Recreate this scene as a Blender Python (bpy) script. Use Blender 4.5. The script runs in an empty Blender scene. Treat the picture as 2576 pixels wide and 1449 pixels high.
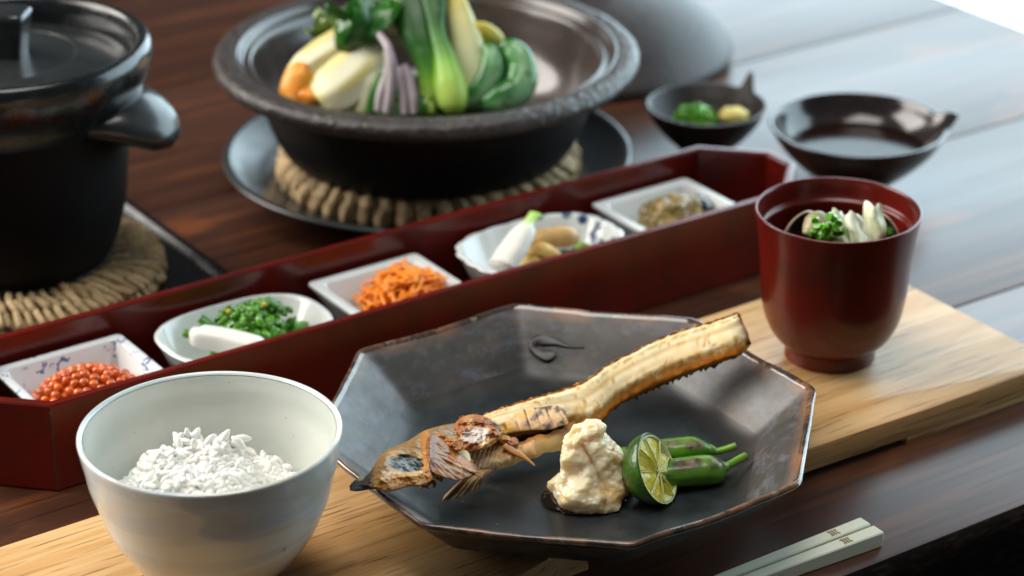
import bpy, bmesh, math, random
from mathutils import Vector, Matrix, noise
R = math.radians
rnd = random.Random(7)
sc = bpy.context.scene
col = sc.collection
CM = 0.01                      # every length below is in centimetres; meshes are written in metres

# ------------------------------------------------------------------ camera
FPX, CAMH, PITCH = 6290.0, 63.5, R(25.3)
cam_d = bpy.data.cameras.new('camera')
cam = bpy.data.objects.new('camera', cam_d); col.objects.link(cam)
cam.location = (0, 0, CAMH * CM); cam.rotation_euler = (R(90) - PITCH, 0, 0)
cam_d.sensor_width = 36; cam_d.lens = 36 * FPX / 2576
cam_d.clip_start = 0.02; cam_d.clip_end = 60
cam_d.dof.use_dof = True; cam_d.dof.focus_distance = 1.19; cam_d.dof.aperture_fstop = 6.8
cam_d.dof.aperture_blades = 0
sc.camera = cam

# ------------------------------------------------------------------ world, lamps, exposure
w = bpy.data.worlds.new('World'); sc.world = w; w.use_nodes = True
bg = w.node_tree.nodes['Background']
bg.inputs[0].default_value = (0.80, 0.90, 1.0, 1); bg.inputs[1].default_value = 0.06
sc.view_settings.view_transform = 'Standard'; sc.view_settings.look = 'None'
sc.view_settings.exposure = 0.2; sc.view_settings.gamma = 1

def area(name, loc, target, sx, sy, watts, colr):
    d = bpy.data.lights.new(name, 'AREA'); d.shape = 'RECTANGLE'; d.size = sx * CM; d.size_y = sy * CM
    d.energy = watts; d.color = colr
    o = bpy.data.objects.new(name, d); col.objects.link(o)
    o.location = Vector(loc) * CM
    o.rotation_euler = (Vector(target) - Vector(loc)).to_track_quat('-Z', 'Y').to_euler()
    return o
area('side_window_lamp', (-190, 165, 125), (0, 118, 0), 185, 150, 76, (1.0, 0.95, 0.88))
area('overhead_fill_lamp', (-10, 100, 230), (0, 112, 0), 120, 120, 24, (1.0, 0.96, 0.90))  # added overhead fill for the fronts of things, not a known lamp
WINDOW_STRENGTH = 4.0

# ------------------------------------------------------------------ helpers
ANG = R(34.5); CA, SA = math.cos(ANG), math.sin(ANG)
def E(a, b, z=0.0):                     # table axes (a along the planks, b across) to world
    return Vector((a * CA - b * SA, a * SA + b * CA, z))
def ray(x, y):
    u = (x - 1288) / FPX; v = (724.5 - y) / FPX
    return Vector((u, math.cos(PITCH) + v * math.sin(PITCH), -math.sin(PITCH) + v * math.cos(PITCH)))
def at(x, y, z):                        # measured point of the photograph on the level z
    d = ray(x, y); t = (z - CAMH) / d.z
    return Vector((0, 0, CAMH)) + d * t
def atY(x, y, Y):                       # measured point of the photograph at the distance Y
    d = ray(x, y); t = Y / d.y
    return Vector((0, 0, CAMH)) + d * t

def tag(o, label=None, cat=None, group=None, kind=None):
    if label: o['label'] = label
    if cat: o['category'] = cat
    if group: o['group'] = group
    if kind: o['kind'] = kind
    return o
def thing(name, loc, label, cat, group=None, rz=0.0):
    o = bpy.data.objects.new(name, None); col.objects.link(o)
    o.empty_display_size = 0.01
    o.location = Vector(loc) * CM; o.rotation_euler = (0, 0, rz)
    return tag(o, label, cat, group)
def link(name, me, mat, parent=None, loc=None, rot=None):
    o = bpy.data.objects.new(name, me); col.objects.link(o)
    if mat is not None and not me.materials: me.materials.append(mat)
    if parent: o.parent = parent
    if loc is not None: o.location = Vector(loc) * CM
    if rot is not None: o.rotation_euler = rot
    return o
def mesh(name, verts, faces, cols=None, smooth=True, sharp=None, off=(0, 0, 0)):
    off = Vector(off)
    me = bpy.data.meshes.new(name)
    me.from_pydata([tuple((Vector(v) - off) * CM) for v in verts], [], faces)
    if cols:
        ca = me.color_attributes.new('Col', 'FLOAT_COLOR', 'POINT')
        flat = []
        for c in cols: flat.extend((c[0], c[1], c[2], 1.0))
        ca.data.foreach_set('color', flat)
    bm = bmesh.new(); bm.from_mesh(me); bmesh.ops.recalc_face_normals(bm, faces=bm.faces); bm.to_mesh(me); bm.free()
    if smooth:
        me.polygons.foreach_set('use_smooth', [True] * len(me.polygons))
        if sharp: me.set_sharp_from_angle(angle=R(sharp))
    me.update()
    return me
def cr(pts, m):                          # Catmull-Rom resampling of tuples/lists of numbers
    pts = [tuple(p) for p in pts]; n = len(pts); out = []
    for i in range(m):
        t = i / (m - 1) * (n - 1); k = min(int(t), n - 2); f = t - k
        p0 = pts[max(k - 1, 0)]; p1 = pts[k]; p2 = pts[k + 1]; p3 = pts[min(k + 2, n - 1)]
        out.append(tuple(0.5 * ((2 * b) + (-a + c) * f + (2 * a - 5 * b + 4 * c - d) * f * f + (-a + 3 * b - 3 * c + d) * f ** 3)
                         for a, b, c, d in zip(p0, p1, p2, p3)))
    return out
def lerp3(a, b, t): return tuple(x + (y - x) * t for x, y in zip(a, b))
def clamp(x, a=0.0, b=1.0): return max(a, min(b, x))
def sstep(a, b, x):
    t = clamp((x - a) / (b - a)); return t * t * (3 - 2 * t)
def ramp(stops, t):
    t = clamp(t)
    for (a, ca), (b, cb) in zip(stops, stops[1:]):
        if t <= b: return lerp3(ca, cb, (t - a) / max(1e-6, b - a))
    return stops[-1][1]
def nz(p, s, seed=0.0): return noise.noise(Vector(p) * s + Vector((seed, seed * 1.7, -seed)))
def fbm(p, s, seed=0.0, o=4):
    v = 0; a = 1; t = 0
    for i in range(o):
        v += a * nz(p, s * 2 ** i, seed + i * 11); t += a; a *= .55
    return v / t
def rings(loops, name, cols=None, cap0=True, cap1=True, closed=True, sharp=None, off=(0, 0, 0), smooth=True):
    n = len(loops[0]); verts = [p for l in loops for p in l]; faces = []
    for i in range(len(loops) - 1):
        for j in range(n if closed else n - 1):
            k = (j + 1) % n
            faces.append((i * n + j, i * n + k, (i + 1) * n + k, (i + 1) * n + j))
    if cap0: faces.append(tuple(range(n)))
    if cap1: faces.append(tuple(range((len(loops) - 1) * n, len(loops) * n)))
    return mesh(name, verts, faces, cols, smooth, sharp, off)
def lathe(prof, name, m=None, n=96, warp=None, sharp=40, cols=None, jit=0.0):
    pr = cr(prof, m) if m else prof
    loops = []; cc = []
    for i, (r, z) in enumerate(pr):
        lp = []
        for j in range(n):
            a = 2 * math.pi * j / n
            p = Vector((max(r, 0.02) * math.cos(a), max(r, 0.02) * math.sin(a), z))
            if jit: p += Vector((math.cos(a), math.sin(a), .6)) * fbm(p, .35, 3.1, 3) * jit
            if warp: p = warp(p, a, i / (len(pr) - 1))
            lp.append(p)
            if cols: cc.append(cols(p, a, i / (len(pr) - 1)))
        loops.append(lp)
    return rings(loops, name, cc or None, pr[0][0] < .3, pr[-1][0] < .3, True, sharp)
def sweep(path, rad, name, n=14, m=None, up=(0, 0, 1), colfn=None, amp=0.0, ns=2.0, seed=0.0, shape=None, sharp=None, off=(0, 0, 0), cap=True):
    """a closed skin round a path; rad = [(side, thick), ...]"""
    m = m or max(12, 6 * len(path))
    P = [Vector(p) for p in cr(path, m)]; RR = cr(rad, m); up = Vector(up)
    loops = []; cc = []
    for i, p in enumerate(P):
        d = (P[min(i + 1, m - 1)] - P[max(i - 1, 0)]).normalized()
        s = d.cross(up)
        s = s.normalized() if s.length > 1e-4 else Vector((1, 0, 0))
        nn = s.cross(d).normalized()
        lp = []
        for j in range(n):
            th = 2 * math.pi * j / n
            a, b = math.cos(th), math.sin(th)
            if shape: a, b = shape(th, i / (m - 1))
            q = p + s * (a * max(RR[i][0], .005)) + nn * (b * max(RR[i][1], .005))
            if amp: q += (q - p).normalized() * fbm(q, ns, seed) * amp
            lp.append(q)
            if colfn: cc.append(colfn(i / (m - 1), th, q))
        loops.append(lp)
    return rings(loops, name, cc or None, cap, cap, True, sharp, off)
def sheet(grid, name, thick=0.08, colfn=None, off=(0, 0, 0), amp=0, ns=2, seed=0):
    """a thin leaf: grid of points gets a real thickness"""
    a, b = len(grid), len(grid[0])
    top = [Vector(p) for row in grid for p in row]
    if amp: top = [p + Vector((nz(p, ns, seed), nz(p, ns, seed + 5), nz(p, ns, seed + 9))) * amp for p in top]
    nrm = []
    for i in range(a):
        for j in range(b):
            u = top[min(i + 1, a - 1) * b + j] - top[max(i - 1, 0) * b + j]
            v = top[i * b + min(j + 1, b - 1)] - top[i * b + max(j - 1, 0)]
            c = u.cross(v); nrm.append(c.normalized() if c.length > 1e-6 else Vector((0, 0, 1)))
    bot = [p - q * thick for p, q in zip(top, nrm)]
    N = a * b; faces = []
    for i in range(a - 1):
        for j in range(b - 1):
            q = (i * b + j, i * b + j + 1, (i + 1) * b + j + 1, (i + 1) * b + j)
            faces.append(q); faces.append(tuple(N + k for k in reversed(q)))
    edge = [j for j in range(b)] + [i * b + b - 1 for i in range(1, a)] + [(a - 1) * b + j for j in range(b - 2, -1, -1)] + [i * b for i in range(a - 2, 0, -1)]
    for k in range(len(edge)):
        p, q = edge[k], edge[(k + 1) % len(edge)]
        faces.append((p, N + p, N + q, q))
    cols = None
    if colfn:
        cols = [colfn(i / (a - 1), j / (b - 1), top[i * b + j]) for i in range(a) for j in range(b)] * 2
    return mesh(name, top + bot, faces, cols, True, 50, off)
def pillow(name, top, bot, zf, tf, tb, m, colf, disp=None, nu=70, nv=44, off=(0, 0, 0), parent=None, taper=.35):
    """a rounded solid between two measured outlines, bulging by tf towards the eye and tb away"""
    T, B = cr(top, nu), cr(bot, nu); loops = []; cc = []
    for i in range(nu):
        u = i / (nu - 1); e = min(1, math.sin(math.pi * clamp(u, .002, .998)) ** taper * 1.25); lp = []
        for side in (1, -1):
            for j in range(nv):
                v = j / (nv - 1) if side > 0 else 1 - (j + 1) / (nv + 1)
                x = T[i][0] + (B[i][0] - T[i][0]) * v; y = T[i][1] + (B[i][1] - T[i][1]) * v
                p = at(x, y, zf(x, y)); d = (Vector((0, 0, CAMH)) - p).normalized()
                b = math.sin(math.pi * clamp(v, 0, 1)) ** .6 * e
                if side > 0:
                    p = p + d * (tf * b)
                    if disp: p = p + d * disp(x, y, p) * (.25 + .75 * b)
                else: p = p - d * (tb * b)
                lp.append(p); cc.append(colf(x, y, p) if side > 0 else (.16, .065, .02))
        loops.append(lp)
    return link(name, rings(loops, name, cc, True, True, True, None, off), m, parent)
def prism(poly, z0, z1, name, bevel=0.0, seg=3, off=(0, 0, 0), sharp=40):
    n = len(poly)
    v = [(p[0], p[1], z0) for p in poly] + [(p[0], p[1], z1) for p in poly]
    f = [tuple(range(n - 1, -1, -1)), tuple(range(n, 2 * n))] + [(i, (i + 1) % n, n + (i + 1) % n, n + i) for i in range(n)]
    me = mesh(name, v, f, None, False, None, off)
    if bevel:
        bm = bmesh.new(); bm.from_mesh(me)
        bmesh.ops.bevel(bm, geom=list(bm.edges), offset=bevel * CM, segments=seg, affect='EDGES', profile=.5)
        bm.to_mesh(me); bm.free()
        me.polygons.foreach_set('use_smooth', [True] * len(me.polygons)); me.set_sharp_from_angle(angle=R(sharp))
    return me
def box(x0, x1, y0, y1, z0, z1, name, bevel=0.0, seg=2):
    return prism([(x0, y0), (x1, y0), (x1, y1), (x0, y1)], z0, z1, name, bevel, seg)
def ico(r, name, sub=2, fn=None):
    bm = bmesh.new(); bmesh.ops.create_icosphere(bm, subdivisions=sub, radius=1)
    for v in bm.verts:
        v.co = (Vector(fn(v.co)) if fn else v.co * r) * CM
    me = bpy.data.meshes.new(name); bm.to_mesh(me); bm.free()
    me.polygons.foreach_set('use_smooth', [True] * len(me.polygons))
    return me

# ------------------------------------------------------------------ materials
def mat(name, base, rough=.5, layers=(), bumps=(), vcol=False, obj_rand=0.0, **inp):
    m = bpy.data.materials.new(name); m.use_nodes = True
    nt = m.node_tree; N = nt.nodes; Lk = nt.links; b = N['Principled BSDF']
    b.inputs['Base Color'].default_value = (*base, 1); b.inputs['Roughness'].default_value = rough
    al = {'metal': 'Metallic', 'coat': 'Coat Weight', 'coatr': 'Coat Roughness', 'sss': 'Subsurface Weight', 'trans': 'Transmission Weight',
          'ior': 'IOR', 'spec': 'Specular IOR Level', 'sheen': 'Sheen Weight', 'aniso': 'Anisotropic'}
    for k, v in inp.items():
        if k == 'sssr': b.inputs['Subsurface Radius'].default_value = v
        elif k == 'ssss': b.inputs['Subsurface Scale'].default_value = v
        else: b.inputs[al[k]].default_value = v
    tc = N.new('ShaderNodeTexCoord')
    def tex(l):
        mp = N.new('ShaderNodeMapping'); Lk.new(tc.outputs['Object'], mp.inputs[0])
        s = l.get('scale', 100); s = s if isinstance(s, tuple) else (s, s, s)
        mp.inputs['Scale'].default_value = s
        mp.inputs['Location'].default_value = l.get('loc', (0, 0, 0))
        if l.get('rot'): mp.inputs['Rotation'].default_value = l['rot']
        k = l.get('kind', 'noise')
        if k == 'noise':
            t = N.new('ShaderNodeTexNoise'); t.inputs['Scale'].default_value = 1; t.inputs['Detail'].default_value = l.get('detail', 4)
            t.inputs['Roughness'].default_value = l.get('nr', .55); t.inputs['Distortion'].default_value = l.get('dist', 0)
            o = t.outputs[0]
        elif k == 'voronoi':
            t = N.new('ShaderNodeTexVoronoi'); t.inputs['Scale'].default_value = 1; o = t.outputs['Distance']
            t.feature = l.get('feature', 'F1')
        elif k == 'wave':
            t = N.new('ShaderNodeTexWave'); t.inputs['Scale'].default_value = 1; t.inputs['Distortion'].default_value = l.get('dist', 4)
            t.inputs['Detail'].default_value = l.get('detail', 3); t.inputs['Detail Scale'].default_value = l.get('ds', 1.2)
            t.bands_direction = l.get('dir', 'Y'); t.wave_profile = l.get('prof', 'SIN'); o = t.outputs['Fac']
        elif k == 'z':                      # a plain coordinate
            sp = N.new('ShaderNodeSeparateXYZ'); Lk.new(mp.outputs[0], sp.inputs[0]); return sp.outputs[l.get('axis', 2)]
        Lk.new(mp.outputs[0], t.inputs['Vector'])
        if obj_rand:
            oi = N.new('ShaderNodeObjectInfo'); ml = N.new('ShaderNodeVectorMath'); ml.operation = 'SCALE'
            cmb = N.new('ShaderNodeCombineXYZ')
            for q in range(3): Lk.new(oi.outputs['Random'], cmb.inputs[q])
            ml.inputs['Scale'].default_value = 37.0; Lk.new(cmb.outputs[0], ml.inputs[0])
            ad = N.new('ShaderNodeVectorMath'); ad.operation = 'ADD'; Lk.new(mp.outputs[0], ad.inputs[0]); Lk.new(ml.outputs[0], ad.inputs[1])
            Lk.new(ad.outputs[0], t.inputs['Vector'])
        return o
    def fac(l):
        o = tex(l)
        mr = N.new('ShaderNodeMapRange'); mr.interpolation_type = 'SMOOTHSTEP'
        mr.inputs['From Min'].default_value = l.get('lo', .4); mr.inputs['From Max'].default_value = l.get('hi', .6)
        mr.inputs['To Max'].default_value = l.get('amt', 1.0)
        Lk.new(o, mr.inputs['Value']); o = mr.outputs[0]
        if l.get('mask'):
            mu = N.new('ShaderNodeMath'); mu.operation = 'MULTIPLY'; Lk.new(o, mu.inputs[0]); Lk.new(fac(l['mask']), mu.inputs[1]); o = mu.outputs[0]
        return o
    cur = None
    if vcol:
        at_ = N.new('ShaderNodeAttribute'); at_.attribute_name = 'Col'; cur = at_.outputs['Color']
    rc = None
    for l in layers:
        f = fac(l)
        if 'col' in l:
            mx = N.new('ShaderNodeMix'); mx.data_type = 'RGBA'; mx.blend_type = l.get('blend', 'MIX')
            Lk.new(f, mx.inputs[0])
            if cur is None: mx.inputs[6].default_value = (*base, 1)
            else: Lk.new(cur, mx.inputs[6])
            mx.inputs[7].default_value = (*l['col'], 1); cur = mx.outputs[2]
        if 'rough' in l:
            mx = N.new('ShaderNodeMix'); mx.data_type = 'FLOAT'; Lk.new(f, mx.inputs[0])
            if rc is None: mx.inputs[2].default_value = rough
            else: Lk.new(rc, mx.inputs[2])
            mx.inputs[3].default_value = l['rough']; rc = mx.outputs[0]
    if obj_rand and cur is not None:
        oi = N.new('ShaderNodeObjectInfo'); mr = N.new('ShaderNodeMapRange')
        mr.inputs['To Min'].default_value = 1 - obj_rand; mr.inputs['To Max'].default_value = 1 + obj_rand
        Lk.new(oi.outputs['Random'], mr.inputs['Value'])
        hs = N.new('ShaderNodeHueSaturation'); Lk.new(mr.outputs[0], hs.inputs['Value']); Lk.new(cur, hs.inputs['Color']); cur = hs.outputs[0]
    if cur is not None: Lk.new(cur, b.inputs['Base Color'])
    if rc is not None: Lk.new(rc, b.inputs['Roughness'])
    prev = None
    for l in bumps:
        bp = N.new('ShaderNodeBump'); bp.inputs['Strength'].default_value = l.get('str', .3); bp.inputs['Distance'].default_value = l.get('depth', .05) * CM
        Lk.new(tex(l), bp.inputs['Height'])
        if prev is not None: Lk.new(prev, bp.inputs['Normal'])
        prev = bp.outputs[0]
    if prev is not None: Lk.new(prev, b.inputs['Normal'])
    return m
def emit(name, colr, s):
    m = bpy.data.materials.new(name); m.use_nodes = True; nt = m.node_tree
    nt.nodes.remove(nt.nodes['Principled BSDF'])
    e = nt.nodes.new('ShaderNodeEmission'); e.inputs[0].default_value = (*colr, 1); e.inputs[1].default_value = s
    nt.links.new(e.outputs[0], nt.nodes['Material Output'].inputs[0]); return m

M = {}
M['table'] = mat('dark_table_wood', (.046, .0165, .0080), .31, obj_rand=.12, layers=[
    dict(scale=(4, 90, 90), detail=6, col=(.120, .038, .014), lo=.45, hi=.75, dist=.6),
    dict(scale=(8, 22, 22), detail=4, col=(.26, .078, .020), lo=.56, hi=.76, dist=.4, amt=.6),
    dict(scale=(7, 260, 260), detail=4, col=(.012, .005, .003), lo=.50, hi=.72, amt=.8),
    dict(scale=(5, 60, 60), detail=4, rough=.34, lo=.4, hi=.7)],
    bumps=[dict(scale=(14, 420, 420), str=.12, depth=.015, detail=5), dict(scale=(4, 40, 40), str=.05, depth=.06, detail=2)], spec=.42)
M['table_edge'] = mat('worn_shaded_table_edge', (.004, .003, .0025), 1.0, spec=.02, layers=[  # near-black base paints in the edge's shade; pale chips are wear
    dict(scale=(70, 300, 300), detail=6, col=(.012, .008, .006), lo=.5, hi=.7),
    dict(scale=(38, 180, 180), detail=5, col=(.42, .24, .12), lo=.735, hi=.75)],
    bumps=[dict(scale=(60, 200, 200), str=.9, depth=.15, detail=6)])
M['board'] = mat('pale_oak', (.52, .280, .095), .45, layers=[
    dict(scale=(3.2, 62, 62), kind='noise', detail=5, dist=1.2, col=(.62, .39, .175), lo=.38, hi=.62),
    dict(scale=(1.5, 12, 12), detail=3, col=(.48, .26, .085), lo=.50, hi=.75, amt=.6),
    dict(scale=(22, 560, 560), detail=2, col=(.20, .085, .028), lo=.59, hi=.66, amt=.85),
    dict(scale=(8, 200, 200), detail=4, col=(.30, .145, .045), lo=.54, hi=.68, amt=.6)],
    bumps=[dict(scale=(26, 620, 620), str=.25, depth=.03, detail=2)])
M['red'] = mat('red_lacquer', (.120, .0078, .0046), .20, layers=[
    dict(scale=30, detail=3, col=(.078, .0075, .004), lo=.4, hi=.7), dict(scale=60, detail=5, rough=.27, lo=.4, hi=.7)], coat=.0, coatr=.12,
    bumps=[dict(scale=40, str=.05, depth=.05)])
M['seam'] = mat('worn_lacquer_seam', (.020, .010, .006), .5)
M['black_lac'] = mat('black_lacquer', (.005, .005, .006), .22, spec=.4, layers=[dict(scale=80, rough=.3, lo=.4, hi=.6)])
M['white'] = mat('white_porcelain', (.74, .76, .75), .16, coat=.4, coatr=.05, layers=[dict(scale=60, detail=3, col=(.70, .74, .72), lo=.4, hi=.7)])
BLUE = (.045, .11, .34)
M['blueprint'] = mat('blue_printed_porcelain', (.76, .78, .79), .16, coat=.4, coatr=.05, layers=[
    dict(scale=170, detail=2, dist=1.5, col=BLUE, lo=.56, hi=.60, amt=.9, mask=dict(scale=(48, 90, 60), detail=1, lo=.50, hi=.56, loc=(.3, 0, 0))),
    ])
M['bluerim'] = mat('blue_dot_porcelain', (.74, .77, .76), .16, coat=.4, coatr=.05, layers=[
    dict(scale=130, kind='voronoi', col=(.03, .07, .16), lo=.50, hi=.36, mask=dict(scale=(30, 1, 1), kind='z', axis=0, lo=.30, hi=.45)),
    dict(scale=(28, 28, 28), detail=2, col=(.05, .10, .16), lo=.66, hi=.69)])
M['ricebowl'] = mat('celadon_glaze', (.70, .785, .780), .14, coat=.35, coatr=.04, layers=[
    dict(scale=(7, 7, 62), detail=2, dist=.8, col=(.58, .65, .68), lo=.50, hi=.55, amt=.6),
    dict(scale=(9, 9, 40), detail=2, dist=.5, col=(.70, .66, .55), lo=.53, hi=.60, amt=.6, loc=(3, 1, 0)),
    dict(scale=300, kind='voronoi', col=(.33, .27, .19), lo=.10, hi=.05, mask=dict(scale=110, lo=.60, hi=.66))],
    bumps=[dict(scale=(6, 6, 80), str=.12, depth=.06, detail=2)])
M['ricein'] = mat('celadon_glaze_inside', (.66, .695, .64), .16, coat=.35, coatr=.04, layers=[
    dict(scale=(16, 16, 60), detail=2, col=(.70, .72, .67), lo=.45, hi=.6),
    dict(scale=260, kind='voronoi', col=(.33, .27, .17), lo=.12, hi=.06, mask=dict(scale=90, lo=.56, hi=.62))])
M['rice'] = mat('cooked_rice', (.83, .82, .775), .24, spec=.5, coat=.15, coatr=.1, layers=[dict(scale=160, col=(.91, .89, .80), lo=.52, hi=.7)])
M['plate'] = mat('dark_iridescent_glaze', (.05, .05, .05), .44, vcol=True, spec=.62, coat=.10, coatr=.24, layers=[
    dict(scale=(26, 26, 60), detail=7, nr=.68, col=(.16, .098, .056), lo=.48, hi=.68, amt=.6),
    dict(scale=(40, 40, 120), detail=6, nr=.65, col=(.12, .14, .19), lo=.50, hi=.68, amt=.55),
    dict(scale=75, detail=7, nr=.75, col=(.15, .13, .115), lo=.52, hi=.66, amt=.45),
    dict(scale=85, detail=7, nr=.75, col=(.020, .018, .018), lo=.53, hi=.66, amt=.6),
    dict(scale=60, detail=7, nr=.7, rough=.52, lo=.44, hi=.64)],
    bumps=[dict(scale=40, str=.30, depth=.10, detail=5, nr=.6), dict(scale=400, str=.10, depth=.015, detail=3)])
M['plate_floor'] = mat('dark_plate_floor_glaze', (.009, .0125, .0135), .38, vcol=True, spec=.45, layers=[
    dict(scale=50, detail=7, nr=.7, col=(.024, .030, .033), lo=.46, hi=.66),
    dict(scale=90, detail=6, nr=.7, col=(.045, .028, .018), lo=.60, hi=.75, amt=.35),
    dict(scale=60, detail=6, nr=.7, rough=.5, lo=.46, hi=.66)],
    bumps=[dict(scale=40, str=.10, depth=.05, detail=4), dict(scale=500, str=.08, depth=.015, detail=3)])
M['ink'] = mat('dark_brush_glaze', (.012, .012, .014), .35)
M['fish'] = mat('grilled_fish', (.6, .4, .2), .52, vcol=True, spec=.3, coat=.0, coatr=.3, layers=[
    dict(scale=260, detail=5, nr=.7, col=(.30, .11, .02), lo=.60, hi=.76, amt=.7),
    dict(scale=90, detail=4, col=(.70, .43, .14), lo=.55, hi=.75, amt=.4)],
    bumps=[dict(scale=340, str=.35, depth=.06, detail=5)])
M['skin'] = mat('crisp_fish_skin', (.4, .2, .08), .40, vcol=True, spec=.35, coat=.08, coatr=.2, layers=[
    dict(scale=110, detail=6, nr=.7, col=(.07, .024, .006), lo=.58, hi=.74, amt=.6),
    dict(scale=130, detail=4, nr=.7, col=(.66, .40, .14), lo=.58, hi=.76, amt=.35)],
    bumps=[dict(scale=150, str=.6, depth=.12, detail=6), dict(scale=700, str=.3, depth=.03, detail=3)])
M['char'] = mat('charred_skin', (.010, .010, .011), .38, coat=.3, layers=[
    dict(scale=(300, 60, 200), detail=5, col=(.12, .125, .12), lo=.58, hi=.75)], bumps=[dict(scale=260, str=.8, depth=.1, detail=5)])
M['daikon'] = mat('grated_daikon', (.88, .76, .52), .24, sss=.9, sssr=(1, .8, .5), ssss=.006, spec=.5, coat=.3, coatr=.1, layers=[
    dict(scale=50, detail=4, nr=.6, col=(.80, .54, .20), lo=.44, hi=.66, amt=.9),
    dict(scale=120, detail=4, col=(.88, .80, .64), lo=.54, hi=.72, amt=.6)],
    bumps=[dict(scale=170, str=.45, depth=.08, detail=6, nr=.7), dict(scale=420, str=.35, depth=.04, detail=2)])
M['rind'] = mat('lime_rind', (.024, .082, .004), .30, coat=.25, coatr=.2, layers=[
    dict(scale=60, detail=3, col=(.048, .135, .007), lo=.45, hi=.7),
    dict(scale=420, kind='voronoi', col=(.10, .20, .02), lo=.35, hi=.1, amt=.5)],
    bumps=[dict(scale=420, kind='voronoi', str=.35, depth=.05), dict(scale=120, str=.15, depth=.05)])
M['pith'] = mat('lime_pith', (.66, .72, .38), .45, sss=.3, ssss=.003, sssr=(.9, 1, .5), layers=[dict(scale=200, col=(.52, .66, .22), lo=.5, hi=.7)])
M['pulp'] = mat('lime_pulp', (.70, .61, .045), .26, sss=.35, ssss=.004, sssr=(1, .9, .3), coat=.25, coatr=.1, layers=[
    dict(scale=(150, 150, 500), detail=4, col=(.72, .66, .13), lo=.50, hi=.68, amt=.8), dict(scale=90, col=(.46, .36, .02), lo=.52, hi=.70, amt=.7)],
    bumps=[dict(scale=260, str=.6, depth=.12, detail=3, dist=1.5)])
M['pepper'] = mat('green_pepper', (.065, .21, .010), .32, coat=.12, coatr=.15, vcol=True, layers=[
    dict(scale=70, detail=3, col=(.12, .30, .018), lo=.52, hi=.72, amt=.6)], bumps=[dict(scale=90, str=.25, depth=.08, detail=3), dict(scale=500, str=.1, depth=.02)])
M['chop'] = mat('pale_chopstick_wood', (.70, .68, .52), .55, layers=[
    dict(scale=(6, 500, 500), detail=4, col=(.50, .50, .37), lo=.5, hi=.72, amt=.7), dict(scale=(40, 900, 900), detail=3, col=(.72, .73, .62), lo=.5, hi=.7, amt=.6)],
    bumps=[dict(scale=(50, 900, 900), str=.2, depth=.02)])
M['mark'] = mat('burnt_brand_mark', (.26, .15, .045), .6)
M['donabe'] = mat('black_brown_earthenware', (.0075, .0060, .0055), .5, spec=.28, layers=[
    dict(scale=40, detail=4, col=(.014, .010, .008), lo=.45, hi=.7), dict(scale=420, detail=4, rough=.6, lo=.45, hi=.6)],
    bumps=[dict(scale=260, str=.4, depth=.10, detail=5)])
M['donabe_rim'] = mat('speckled_earthenware_rim', (.034, .027, .025), .34, spec=.7, layers=[
    dict(scale=300, detail=4, col=(.060, .045, .041), lo=.5, hi=.66), dict(scale=260, detail=4, rough=.55, lo=.45, hi=.6)],
    bumps=[dict(scale=170, str=1.0, depth=.22, detail=4)])
M['donabe_in'] = mat('glazed_earthenware_inside', (.042, .032, .028), .20, layers=[
    dict(scale=30, detail=4, col=(.065, .049, .040), lo=.42, hi=.7)], coat=.4, coatr=.10, bumps=[dict(scale=60, str=.08, depth=.05)])
M['dish'] = mat('blue_black_glaze', (.030, .035, .038), .30, coat=.3, coatr=.18, layers=[dict(scale=50, rough=.4, lo=.4, hi=.7)], bumps=[dict(scale=(30, 30, 30), str=.08, depth=.05)])
M['pot'] = mat('black_pot_glaze', (.007, .009, .0095), .24, coat=.5, coatr=.14, spec=.4, layers=[
    dict(scale=70, detail=5, col=(.022, .032, .034), lo=.50, hi=.75, amt=.6), dict(scale=90, rough=.38, lo=.45, hi=.7)],
    bumps=[dict(scale=120, str=.25, depth=.06, detail=5)])
M['pot_body'] = mat('black_pot_body', (.0045, .0045, .0045), .6, spec=.2, bumps=[dict(scale=300, str=.2, depth=.03)])
M['lidglaze'] = mat('black_lid_glaze', (.016, .018, .019), .28, spec=.6, coat=.4, coatr=.12, layers=[dict(scale=40, rough=.38, lo=.4, hi=.7)])
M['straw'] = mat('braided_straw', (.52, .37, .19), .68, obj_rand=.22, layers=[
    dict(scale=(500, 500, 90), detail=4, col=(.36, .235, .10), lo=.48, hi=.68), dict(scale=(160, 160, 40), col=(.66, .51, .30), lo=.52, hi=.7, amt=.6)],
    bumps=[dict(scale=(420, 420, 60), str=.9, depth=.14, detail=3)])
M['lidback'] = mat('grey_stoneware_lid', (.036, .029, .028), .42, spec=.4, layers=[dict(scale=360, detail=3, col=(.06, .05, .048), lo=.5, hi=.66)],
    bumps=[dict(scale=260, str=.6, depth=.10, detail=3)])
M['darkbowl'] = mat('dark_brown_glaze', (.018, .014, .013), .18, coat=.4, coatr=.10, layers=[dict(scale=40, col=(.03, .022, .02), lo=.45, hi=.7)])
M['mattebowl'] = mat('brown_ridged_glaze', (.028, .022, .020), .34, bumps=[dict(scale=(1, 1, 420), kind='wave', dir='Z', str=.5, depth=.06, dist=0)])
M['sauce'] = mat('dark_broth', (.012, .005, .003), .12, spec=.18)
M['veg'] = mat('vegetable', (.5, .5, .2), .42, vcol=True, coat=.10, coatr=.2, layers=[
    dict(scale=110, detail=4, col=(.9, .9, .7), lo=.60, hi=.85, amt=.25)], bumps=[dict(scale=120, str=.25, depth=.08)])
M['leaf'] = mat('wet_leaf', (.05, .2, .02), .28, vcol=True, coat=.4, coatr=.12, layers=[
    dict(scale=130, detail=5, col=(.015, .07, .006), lo=.50, hi=.72, amt=.7)], bumps=[dict(scale=160, str=.5, depth=.12, detail=4)])
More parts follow.
